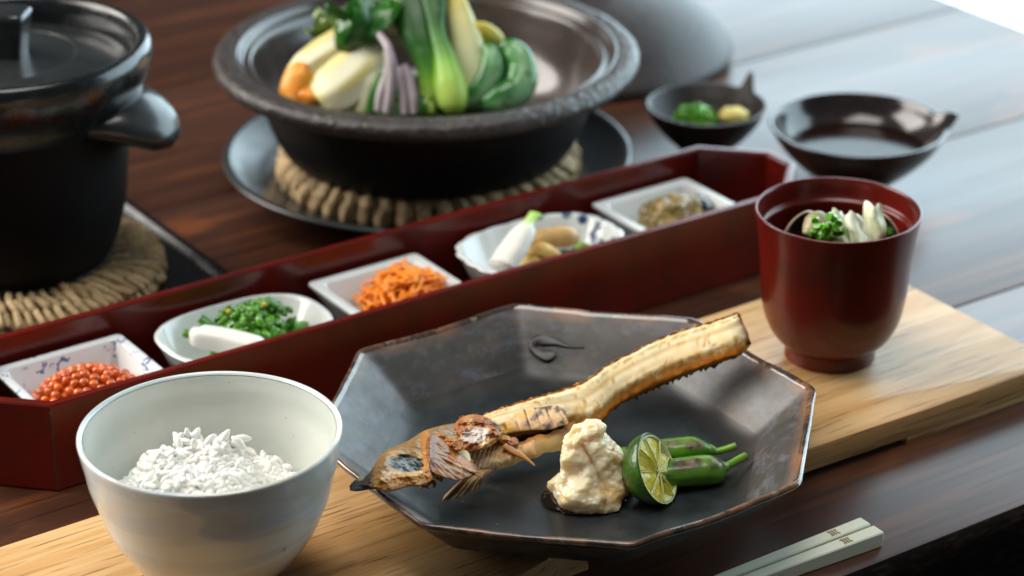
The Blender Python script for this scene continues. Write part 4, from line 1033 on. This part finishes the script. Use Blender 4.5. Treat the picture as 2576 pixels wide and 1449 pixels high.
pepper('green_pepper', P1, [(.35, .35), (.62, .62), (.72, .72), (.75, .75), (.72, .72), (.48, .48), (.2, .2)], [at(1816, 1176, ph + .03), at(1832, 1170, ph + .08), at(1853, 1159, ph + .12), at(1876, 1147, ph + .20)], [(.24, .24), (.19, .19), (.20, .20), (.21, .21)], 'nearer small green pepper with a brown blistered top patch', (.25, .86))
o_ = at(1763, 1196, ph + .1)
P2 = [at(1560, 1137, ph), at(1600, 1137, ph), at(1650, 1136, ph + .05), at(1700, 1134, ph + .05), at(1750, 1132, ph + .05), at(1780, 1132, ph + .05), at(1788, 1133, ph + .05)]
pepper('green_pepper', P2, [(.18, .18), (.4, .4), (.58, .58), (.64, .64), (.62, .62), (.40, .40), (.18, .18)], [at(1783, 1135, ph), at(1802, 1136, ph), at(1824, 1131, ph + .1), at(1852, 1122, ph + .25)], [(.22, .22), (.18, .18), (.18, .18), (.20, .20)], 'further small green pepper with pale scorched top, behind the nearer one', (.35, .80))

# crumbs of fish on the plate
cm_ = ico(1, 'crumb', 1, lambda c: Vector((c.x * .10, c.y * .05, c.z * .04)) * (1 + .5 * nz(c, 2)))
M['crumb'] = mat('fish_crumb', (.30, .15, .05), .5)
for (x, y) in ((1165, 1262), (1095, 1282), (1110, 1300), (1130, 1306), (1200, 1270), (1455, 1262), (1250, 1320), (1070, 1270), (1690, 1262), (1210, 1305)):
    o = link('crumb', cm_, M['crumb'], None, at(x, y, BT + .70), (0, 0, rnd.random() * 6)); s = rnd.uniform(.5, 1.3); o.scale = (s, s, s)
    tag(o, 'tiny brown crumb of fish skin lying loose on the dark plate', 'crumb', 'fish crumbs on the plate')

# ------------------------------------------------------------------ chopsticks with burnt marks
def chopstick(e_top, far, w0, w1, label):
    """e_top = butt corner centre on the table, far = thin end"""
    d = (far - e_top); L = d.length; d.normalize(); rz = math.atan2(d.y, d.x)
    t = thing('chopstick', e_top, label, 'chopstick', 'pair of pale wooden chopsticks', rz)
    lo3 = []
    for s, k in ((0, .86), (.06, .97), (.14, 1.0), (L * .35, 1), (L * .7, 1), (L, 1)):
        hw = (w0 + (w1 - w0) * s / L) / 2 * k; h = (.84 + (.42 - .84) * s / L); c_ = .06
        z0, z1 = .0 + (1 - k) * .4, h - (1 - k) * .4
        lo3.append([(s, -hw + c_, z0), (s, hw - c_, z0), (s, hw, z0 + c_), (s, hw, z1 - c_), (s, hw - c_, z1), (s, -hw + c_, z1), (s, -hw, z1 - c_), (s, -hw, z0 + c_)])
    return link('shaft', rings(lo3, 'shaft', smooth=True, sharp=25), M['chop'], t), L
ca_ = at(2183, 1306, .84); cb_ = at(2215, 1328, .84)
fa = Vector((-1.3, 93.6, 0)); fb = Vector((-1.05, 93.2, 0))
t1, L1 = chopstick(Vector((17.35, 105.95, 0)), fa, .80, .36, 'rear chopstick of the pair, nearer the plate')
t2, L2 = chopstick(Vector((17.90, 105.17, 0)), fb, .80, .36, 'front chopstick of the pair, nearer the table edge')
STROKES = [(-.30, .0, .30, .0, .035), (-.30, .16, -.02, .16, .03), (.04, .16, .30, .16, .03), (-.30, -.16, -.04, -.16, .03), (.02, -.16, .30, -.16, .03), (-.16, -.26, -.16, .26, .03), (.16, -.26, .16, .26, .03), (0, -.24, 0, .24, .025),
           (-.26, .26, -.20, .22, .025), (.22, .27, .28, .21, .025), (-.26, -.22, -.18, -.28, .025), (.2, -.22, .28, -.29, .025)]
for t in (t1, t2):
    bmv, bmf = [], []
    for (x0, y0, x1, y1, wd) in STROKES:
        cx = 2.05 + (0 if t is t1 else -.0); b_ = len(bmv)
        a_, b2 = Vector((cx - y0 * 1.0, x0 * .85)), Vector((cx - y1 * 1.0, x1 * .85)); dd = (b2 - a_).normalized(); nn = Vector((-dd.y, dd.x)) * wd
        zz = .84 - .42 * cx / 22.6
        for q in (a_ - nn, a_ + nn, b2 + nn, b2 - nn): bmv.append((q.x, q.y, zz - .004 + .01))
        for q in (a_ - nn, a_ + nn, b2 + nn, b2 - nn): bmv.append((q.x, q.y, zz - .02))
        bmf += [(b_, b_ + 1, b_ + 2, b_ + 3), (b_ + 4, b_ + 5, b_ + 6, b_ + 7)] + [(b_ + i, b_ + (i + 1) % 4, b_ + 4 + (i + 1) % 4, b_ + 4 + i) for i in range(4)]
    link('burnt_mark', mesh('burnt_mark', bmv, bmf, None, False), M['mark'], t)

# ------------------------------------------------------------------ straw mats
def strand_mesh(name, L, w, h, seed):
    def shape(th, s):
        k = 1 + .13 * math.sin(5 * th + seed + s * 3)
        return math.cos(th) * k, math.sin(th) * k
    return sweep([(-L, 0, 0), (-L * .7, .05 * w, .12 * h), (0, .12 * w * math.sin(seed), .2 * h), (L * .7, -.08 * w, .1 * h), (L, 0, -.15 * h)], [(w * .5, h * .45), (w * .9, h * .9), (w, h), (w * .92, h * .9), (w * .5, h * .4)], name, 18, 14, shape=shape, amp=.04, ns=3, seed=seed)
def straw_mat(c, rout, rings_, label, zb, dirs, wd_=.37, ht_=.34):
    t = thing('straw_mat', c, label, 'straw mat')
    ms = [strand_mesh('straw_twist', .66, wd_, ht_, k * 1.7) for k in range(4)]
    link('mat_core', lathe([(.05, .05), (rout - .5, .05), (rout - .35, .4), (rout - .5, .8), (.05, .8)], 'mat_core', None, 72), M['straw'], t)
    for ri, (r, n_, z, sl) in enumerate(rings_):
        for k in range(n_):
            a = 2 * math.pi * (k + .5 * (ri % 2)) / n_ + rnd.uniform(-.015, .015)
            q = Vector(((r + rnd.uniform(-.07, .07)) * math.cos(a), (r + rnd.uniform(-.07, .07)) * math.sin(a), z + rnd.uniform(-.05, .05)))
            o = link('straw_twist', ms[rnd.randrange(4)], M['straw'], t, q, (rnd.uniform(-.2, .2), sl + rnd.uniform(-.18, .18), a + dirs[ri % len(dirs)] + rnd.uniform(-.14, .14)))
            s = rnd.uniform(.9, 1.12); o.scale = (s, s * rnd.uniform(.9, 1.1), s)
    return t

# ------------------------------------------------------------------ wide earthenware bowl with vegetables
DC = Vector((-5.45, 150.4, 0))
under = thing('round_dish', DC, 'round dark glazed dish under the wide earthenware bowl', 'plate')
link('body', lathe([(.05, .3), (7.6, .3), (7.8, 0), (8.2, 0), (8.4, .3), (11.2, 1.15), (12.9, 1.95), (13.25, 2.2), (13.22, 2.34), (13.05, 2.40), (12.8, 2.36), (12.55, 2.18), (11.9, 1.75), (10.5, 1.2), (8.6, .95), (.05, .9)], 'body', 80, 128), M['dish'], under)
straw_mat(DC + Vector((.05, -.15, .92)), 9.6, [(9.35, 48, .62, R(78)), (9.0, 50, 1.22, R(20)), (8.3, 50, 1.2, 0)], 'braided straw ring between the round dish and the earthenware bowl', 0, (.12, .5, .3), .50, .42)
bw = thing('earthenware_bowl', DC + Vector((0, 0, 2.35)), 'wide dark earthenware bowl with flared speckled rim full of vegetables', 'earthenware bowl')
def jitter(p, a, s): return p
link('bowl_body', lathe([(.05, 0), (7.4, 0), (8.7, .18), (9.4, .8), (10.05, 2.1), (10.5, 3.5), (10.75, 4.6), (10.9, 5.25), (11.3, 5.55)], 'bowl_body', 60, 128), M['donabe'], bw)
link('rim', lathe([(10.9, 5.30), (11.6, 5.5), (12.6, 5.62), (13.2, 5.85), (13.5, 6.2), (13.55, 6.5), (13.4, 6.8), (13.0, 6.98), (12.5, 7.0), (12.1, 6.95)], 'rim', 44, 160, jit=.05), M['donabe_rim'], bw)
link('inside', lathe([(12.25, 6.93), (12.05, 6.98), (11.9, 6.85), (11.75, 6.55), (11.55, 6.45), (11.35, 6.55), (11.15, 6.5), (11.0, 6.2), (10.7, 5.2), (10.0, 3.2), (8.7, 1.6), (6.5, .75), (.05, .6)], 'inside', 70, 128), M['donabe_in'], bw)

def veg(name, label, cat, pts, rad, colfn, m='veg', n=18, st=40, amp=.06, ns=1.0, up=(0, -1, .2), shape=None, group=None):
    """pts are (picture x, picture y, distance)"""
    P_ = [atY(*q) for q in pts]
    o = link(name, sweep(P_, rad, name, n, st, up=up, colfn=colfn, amp=amp, ns=ns, shape=shape), M[m]); tag(o, label, cat, group); return o
YB = 146.5
W0, W1, W2 = (.80, .78, .55), (.78, .72, .34), (.74, .62, .10)
def chunk(t, s):
    q = (abs(math.cos(t)) ** 4 + abs(math.sin(t)) ** 4) ** -.25
    return math.cos(t + .5) * q * .92, math.sin(t + .5) * q * .92
veg('carrot_chunk', 'orange carrot chunk at the left edge of the vegetables', 'carrot', [(742, 272, 144.4), (746, 232, 144.9), (756, 192, 145.4), (766, 160, 145.8)], [(.8, .7), (.98, .8), (.92, .8), (.5, .5)], solid((.84, .27, .015), (.90, .37, .03)), shape=chunk, amp=.10)
veg('carrot_chunk', 'small orange carrot chunk tucked under the larger cabbage roll', 'carrot', [(772, 268, 144.2), (780, 245, 144.4), (790, 225, 144.6)], [(.5, .5), (.8, .7), (.4, .4)], solid((.80, .24, .012), (.86, .34, .03)), shape=chunk, amp=.10)
def napa(s, th, q):
    c = ramp([(0, W1), (.25, W0), (.7, W0), (1, W1)], s)
    return lerp3(lerp3(c, W2, sstep(.35, .9, -math.cos(th)) * .75 * clamp(.6 + nz(q, .5))), (.66, .50, .04), .75 * sstep(.5, .95, math.sin(th * 6 + s * 3)))
def foldsh(t, s):
    k = 1 + .13 * math.sin(6 * t + 3 * s) + .07 * abs(math.sin(2.5 * t + 1))
    return math.cos(t) * k, math.sin(t) * k
veg('cabbage_roll', 'upper pale yellow cabbage roll above the carrot', 'cabbage', [(738, 205, 145.6), (770, 170, 146), (820, 135, 146.6), (868, 105, 147.2), (900, 92, 147.6)], [(.75, .45), (1.0, .7), (1.1, .75), (1.05, .7), (.8, .5)], napa, up=(.2, -.5, 1), shape=foldsh)
veg('cabbage_roll', 'larger pale yellow cabbage roll beside the purple stems', 'cabbage', [(800, 255, 144.2), (835, 230, 144.6), (875, 195, 145.2), (915, 155, 146), (945, 130, 146.6)], [(1.25, .7), (1.6, .95), (1.7, 1.05), (1.55, 1.0), (1.2, .7)], napa, up=(.2, -.5, 1), shape=foldsh)
veg('cabbage_roll', 'pale cabbage roll edge standing close behind the dark purple stalk', 'cabbage', [(905, 285, 143.9), (915, 250, 144.3), (930, 205, 144.9), (945, 165, 145.5)], [(.6, .5), (.85, .6), (.9, .7), (.4, .4)], napa, up=(.2, -.5, 1))
G0, G1, G2, G3 = (.010, .080, .008), (.030, .20, .012), (.11, .34, .020), (.26, .48, .06)
def leaves(name, label, cat, cx, cy, Y, sx, sy, n_, c0, c1, size=1.1, cz=0):
    base = atY(cx, cy, Y); t = thing(name, base, label, cat); k_ = 45.5 * 148 / Y
    for k in range(n_):
        ox, oz, oy = rnd.gauss(0, sx), rnd.gauss(0, sy), rnd.gauss(0, .6)
        A, B = rnd.uniform(0, 6.28), rnd.uniform(-.9, .9); L_ = size * rnd.uniform(.7, 1.3)
        rm = Matrix.Rotation(A, 3, 'Y') @ Matrix.Rotation(B, 3, 'X') @ Matrix.Rotation(rnd.uniform(-.6, .6), 3, 'Z')
        g = [[tuple(Vector((ox, oy, oz)) + rm @ Vector((u * L_, .45 * u * u * L_ + .25 * v * v - .18 * math.sin(u * 6 + v * 5), v * L_ * .55 * (1.05 - abs(u) ** 2.5)))) for v in (-1, -.5, 0, .5, 1)] for u in (-1, -.66, -.33, 0, .33, .66, 1)]
        cc0, cc1 = lerp3(c0, c1, rnd.random() * .5), lerp3(c1, c0, rnd.random() * .4)
        link('leaf', sheet(g, 'leaf', .05, leafcol(cc0, cc1), amp=.18, ns=1.2, seed=k * 3.1), M['leaf'], t)
    return t
leaves('leafy_greens', 'dark green leafy tuft draped over the cabbage rolls', 'greens', 915, 68, 146.4, .75, .45, 11, G0, G1, 1.7)
leaves('leafy_greens', 'bright green leaf tips behind the dark leafy tuft', 'greens', 985, 42, 147.2, .4, .35, 5, G1, G2, 1.2)
leaves('leafy_greens', 'flat yellow green leaf behind the upper cabbage roll', 'greens', 820, 75, 149.0, .5, .5, 5, (.08, .16, .02), (.2, .3, .05), 1.0)
leaves('leafy_greens', 'small bright green leaf bits at the foot of the curled greens', 'greens', 1190, 250, 144.6, .8, .28, 9, G1, G2, .75)
leaves('leafy_greens', 'small green leaf bits at the foot of the pale green stalks', 'greens', 1060, 250, 144.2, .8, .4, 9, G0, G2, .7)
PU0, PU1 = (.46, .40, .43), (.28, .20, .26)
def purp(s, th, q): return lerp3(lerp3(PU0, (.55, .52, .50), clamp(.4 + nz(q, .8))), (.33, .16, .28), sstep(.1, .8, math.cos(th)) * .7)
for k, (pts, lab) in enumerate((([(950, 280, 143.0), (958, 235, 143.4), (978, 170, 143.9), (975, 120, 144.4), (952, 85, 145.2)], 'long pale purple stalk bending over beside the cabbage roll'),
                                ([(972, 285, 142.8), (982, 230, 143.2), (986, 165, 143.6), (975, 115, 144.2)], 'pale purple stalk in the middle of the three'),
                                ([(1018, 288, 142.9), (1015, 240, 143.3), (1005, 195, 143.7), (1000, 170, 144.2)], 'short pale purple stalk left of the green stalks'),
                                ([(1042, 285, 142.9), (1040, 240, 143.2), (1028, 195, 143.7), (1015, 165, 144.2)], 'short pale purple stalk touching the green stalks'))):
    veg('purple_stalk', lab, 'stalk', pts, [(.24, .2), (.29, .22), (.29, .22), (.26, .2), (.22, .18)][:len(pts)], purp, amp=.05)
veg('stalk_underside', 'dark green stalk lying under the pale purple stalks', 'stalk', [(930, 285, 143.6), (948, 230, 144), (965, 180, 144.4)], [(.35, .3), (.42, .3), (.3, .25)], solid(G0, G1))
veg('tofu_cube', 'small pale yellow piece between the leafy tuft and the green stalks', 'tofu', [(990, 82, 146.8), (992, 62, 147), (990, 44, 147.2)], [(.3, .3), (.52, .4), (.3, .3)], solid((.80, .66, .30), (.84, .74, .42)))
def bokst(s, th, q):
    c = ramp([(0, (.34, .56, .06)), (.25, (.48, .70, .13)), (.45, (.24, .50, .03)), (.58, (.07, .27, .015)), (.74, (.020, .13, .012)), (1, (.010, .085, .010))], s)
    return lerp3(c, (.012, .085, .008), .8 * sstep(.1, .7, math.sin(th * 5 + 1)) * sstep(.45, .75, s))
def darkst(s, th, q): return bokst(clamp(.12 + s * 1.15), th, q)
veg('green_stalk', 'upright striped green stalk left of the bok choy', 'stalk', [(1075, 285, 143.4), (1080, 235, 144), (1075, 170, 144.8), (1050, 90, 146), (1030, 10, 147.4), (1020, -70, 148.8)], [(.45, .4), (.55, .5), (.68, .5), (1.0, .6), (1.2, .6), (1.0, .5)], darkst, shape=lambda t, s: (math.cos(t) * (1 + .10 * math.cos(7 * t)), math.sin(t) * (1 + .14 * math.cos(7 * t))))
veg('bok_choy', 'bulbous pale green bok choy standing in the centre of the bowl', 'bok choy', [(1140, 285, 143.0), (1140, 262, 143.2), (1132, 215, 143.8), (1118, 150, 144.8), (1098, 80, 146), (1090, 10, 147.2), (1090, -70, 148.6)], [(.45, .4), (.90, .8), (1.0, .9), (.70, .6), (.58, .5), (.85, .5), (1.0, .4)], bokst)
def leekc(s, th, q):
    c = ramp([(0, (.60, .68, .34)), (.4, (.72, .74, .44)), (.8, (.76, .72, .30)), (1, (.74, .60, .06))], s)
    return lerp3(c, (.62, .48, .04), .7 * sstep(.55, .95, math.cos(th + .5)) * sstep(.35, .8, s))
veg('white_cabbage_stem', 'tall creamy white cabbage stem right of the bok choy', 'cabbage', [(1195, 270, 144.2), (1190, 200, 145), (1178, 120, 146), (1160, 50, 147), (1145, -10, 147.8)], [(.5, .4), (.95, .6), (.95, .55), (.8, .5), (.55, .35)], leekc)
veg('yellow_leaf', 'yellow cabbage leaf leaning right above the curled greens', 'cabbage', [(1185, 75, 146.6), (1215, 80, 146.8), (1245, 95, 147), (1268, 115, 147.2)], [(.5, .3), (.62, .35), (.5, .3), (.2, .15)], solid((.66, .52, .03), (.76, .66, .16)))
def curlc(s, th, q): return lerp3(lerp3((.012, .13, .016), (.035, .25, .03), clamp(.5 + nz(q, .7))), (.36, .62, .36), sstep(.55, .95, math.sin(th + .5)) * .6 * math.sin(min(1, s * 1.15) * 3.0) ** .5 if s < .87 else 0)
veg('curled_greens', 'inner arc of the glossy blue green curled leaves', 'greens', [(1165, 262, 143.6), (1205, 235, 144), (1232, 190, 144.6), (1236, 145, 145.2), (1222, 115, 145.8)], [(.35, .3), (.75, .5), (.8, .55), (.65, .45), (.3, .3)], curlc, m='leaf')
veg('curled_greens', 'outer arc of the glossy blue green curled leaves', 'greens', [(1215, 262, 143.4), (1262, 250, 143.6), (1305, 222, 144.2), (1312, 170, 145), (1290, 130, 145.6), (1262, 112, 146)], [(.4, .3), (.9, .6), (1.0, .65), (.95, .6), (.8, .5), (.4, .3)], curlc, m='leaf')
veg('curled_greens', 'dark green fold filling the gap of the curled leaves', 'greens', [(1230, 255, 145.4), (1265, 210, 146), (1268, 150, 146.6)], [(.6, .5), (.9, .6), (.5, .4)], solid(G0, (.02, .12, .02)), m='leaf')
o = link('vegetable_bed', ico(1, 'vegetable_bed', 4, lambda c: Vector((c.x * 6.0, c.y * 3.6, max(c.z, -.2) * 3.6)) * (1 + .18 * fbm(c, 2.0))), mat('dark_green_stuff', (.02, .07, .012), .4), None, DC + Vector((.6, -2.2, 4.6))); tag(o, 'dark green leaves massed under the vegetables in the earthenware bowl', 'greens')

# ------------------------------------------------------------------ black rice pot on its square tray
PO = Vector((-29.0, 134.6, 0))
qt = thing('square_tray', E(51.4, 127.4, 0), 'square black lacquer tray under the black rice pot', 'tray', None, ANG)
def sq(h, z, c=.5): return [(-h + c, -h, z), (h - c, -h, z), (h, -h + c, z), (h, h - c, z), (h - c, h, z), (-h + c, h, z), (-h, h - c, z), (-h, -h + c, z)]
link('tray_body', rings([sq(10.4, 0), sq(10.95, .2), sq(11.0, .95), sq(10.9, 1.02), sq(10.6, 1.02), sq(10.5, .95), sq(10.2, .45), sq(2, .4)], 'tray_body', sharp=30), M['black_lac'], qt)
straw_mat(PO + Vector((-.35, .2, .42)), 8.6, [(8.2, 84, .50, .55), (8.0, 84, 1.10, .3), (7.1, 74, 1.42, .12), (6.1, 58, 1.42, 0)], 'thick braided straw mat under the black rice pot', 0, (.50, .28, .34, .2), .21, .26)
pot = thing('rice_pot', PO + Vector((0, 0, 2.05)), 'tall black glazed earthenware rice pot with a side lug', 'pot')
link('pot_body', lathe([(.05, 0), (4.8, 0), (5.2, .25), (5.8, 1.4), (6.35, 3.5), (6.65, 6.0), (6.85, 8.4), (7.0, 9.4)], 'pot_body', 60, 128), M['pot_body'], pot)
link('collar', lathe([(6.9, 9.1), (7.2, 9.7), (7.8, 10.6), (8.25, 11.6), (8.42, 12.6), (8.35, 13.1), (8.12, 13.4), (7.8, 13.42), (7.55, 13.2), (7.4, 12.6), (7.3, 11.7), (6.7, 11.4), (6.0, 11.4)], 'collar', 60, 128, jit=.04), M['pot'], pot)
lug0 = Vector((6.7, -1.6, 9.6))
la = R(-12)
def lugp(r, z, t=0): return Vector((r * math.cos(la) - t * math.sin(la), r * math.sin(la) + t * math.cos(la), z))
link('lug', sweep([lugp(6.2, 9.7), lugp(7.4, 9.5), lugp(8.6, 9.0), lugp(9.5, 8.4), lugp(10.0, 8.0)], [(3.6, 1.25), (3.2, 1.35), (2.6, 1.2), (1.75, .95), (.6, .4)], 'lug', 30, 40, amp=.05, ns=.8), M['lidglaze'], pot)
ld = thing('pot_lid', PO + Vector((0, 0, 2.05 + 11.5)), 'black glazed lid with a square knob sunk in the rice pot rim', 'lid')
link('lid_body', lathe([(.05, 0), (6.9, 0), (7.1, .15), (7.12, .35), (6.95, .5), (6.5, .55), (5.8, .75), (4.6, 1.05), (4.2, 1.1), (3.8, 1.02), (2.0, 1.1), (.05, 1.15)], 'lid_body', 70, 128), M['lidglaze'], ld)
kn = []
for z, hx, hy in ((1.0, 1.28, 1.0), (1.5, 1.3, 1.02), (2.6, 1.48, 1.12), (3.3, 1.62, 1.2), (3.6, 1.64, 1.22), (3.75, 1.5, 1.1)):
    l_ = []
    for k in range(40):
        t = 2 * math.pi * k / 40; c, s = math.cos(t), math.sin(t); q = (abs(c) ** 7 + abs(s) ** 7) ** (-1 / 7)
        l_.append((c * q * hx, s * q * hy, z))
    kn.append(l_)
link('knob', rings(kn, 'knob', sharp=50), M['lidglaze'], ld, None, (0, 0, R(-8)))

# ------------------------------------------------------------------ two dark spouted bowls and the grey lid behind
def spouted(name, c, Rr, h, foot, m, label, sa, inner_h, spout=(1.0, .9, .16)):
    def warp(p, a, s):
        d = (a - sa + math.pi) % (2 * math.pi) - math.pi
        up_ = clamp(p.z / h); k = math.exp(-(d / spout[2]) ** 2) * up_ ** 3
        return p + Vector((math.cos(a), math.sin(a), 0)) * (k * spout[0]) + Vector((0, 0, k * spout[1]))
    t = thing(name, c, label, 'bowl', 'dark spouted bowls behind the tray')
    link('body', lathe([(.05, .25), (foot - .3, .2), (foot - .15, 0), (foot, 0), (foot + .1, .35), (foot + (Rr - foot) * .42, h * .36), (foot + (Rr - foot) * .78, h * .68), (Rr - .08, h - .12), (Rr, h - .03), (Rr - .08, h + .04), (Rr - .24, h + .02), (Rr - .36, h - .12),
          (Rr - .36 - (Rr - foot) * .22, h * .66), (foot + .1, inner_h + .25), (foot - .7, inner_h), (.05, inner_h - .05)], 'body', 70, 128, warp), M[m], t)
    return t
sbc = Vector((12.95, 155.9, 0)); sac = Vector((22.35, 150.3, 0))
spouted('small_bowl', sbc, 4.08, 3.35, 1.7, 'mattebowl', 'smaller brown spouted bowl holding chopped greens and ginger', R(42), .9, (.35, 1.25, .09))
spouted('sauce_bowl', sac, 5.78, 4.15, 2.3, 'darkbowl', 'larger dark spouted bowl holding dipping sauce', R(4), 1.0, (.75, .55, .17))
o = link('dipping_sauce', prism([(4.52 * math.cos(2 * math.pi * k / 64), 4.52 * math.sin(2 * math.pi * k / 64)) for k in range(64)], 2.45, 2.55, 'dipping_sauce'), M['sauce'], None, sac); tag(o, 'dark dipping sauce in the larger spouted bowl', 'sauce')
gr_ = thing('chopped_onion', atY(1748, 284, 155.6), 'heap of chopped green onion in the smaller spouted bowl', 'green onion')
for k in range(110):
    a, r = rnd.uniform(0, 6.28), rnd.random() ** .6
    o = link('onion_ring', onion, M['onion'], gr_, (1.35 * r * math.cos(a), 1.0 * r * math.sin(a), -.5 + 1.0 * (1 - r * r) - rnd.choice((0, .25))), (rnd.random() * 3, rnd.random() * 3, 0)); o.scale = (1.25, 1.25, 1.4)
M['ginger'] = mat('grated_ginger', (.86, .74, .22), .4, sss=.3, ssss=.003, bumps=[dict(scale=220, str=.8, depth=.15)])
o = link('grated_ginger', ico(1, 'grated_ginger', 4, lambda c: Vector((c.x * .98, c.y * .8, c.z * .62)) * (1 + .28 * fbm(c, 2.4, 3))), M['ginger'], None, atY(1846, 292, 155.2)); tag(o, 'pale yellow mound of grated ginger beside the green onion', 'ginger')
gl = thing('stoneware_lid', Vector((5.6, 175.5, 0)), 'grey stoneware lid lying on the table behind the earthenware bowl', 'lid')
link('dome', lathe([(9.8, .25), (10.4, 0), (10.7, .15), (10.75, .6), (10.5, 1.0), (9.9, 1.7), (8.6, 3.2), (6.4, 4.6), (4.0, 5.4), (2.2, 5.65), (.05, 5.7)], 'dome', 60, 128), M['lidback'], gl)
link('lid_knob', lathe([(2.3, 5.3), (2.2, 5.9), (2.45, 6.6), (2.5, 6.9), (2.2, 7.05), (.05, 7.0)], 'lid_knob', 30, 64), M['lidback'], gl)
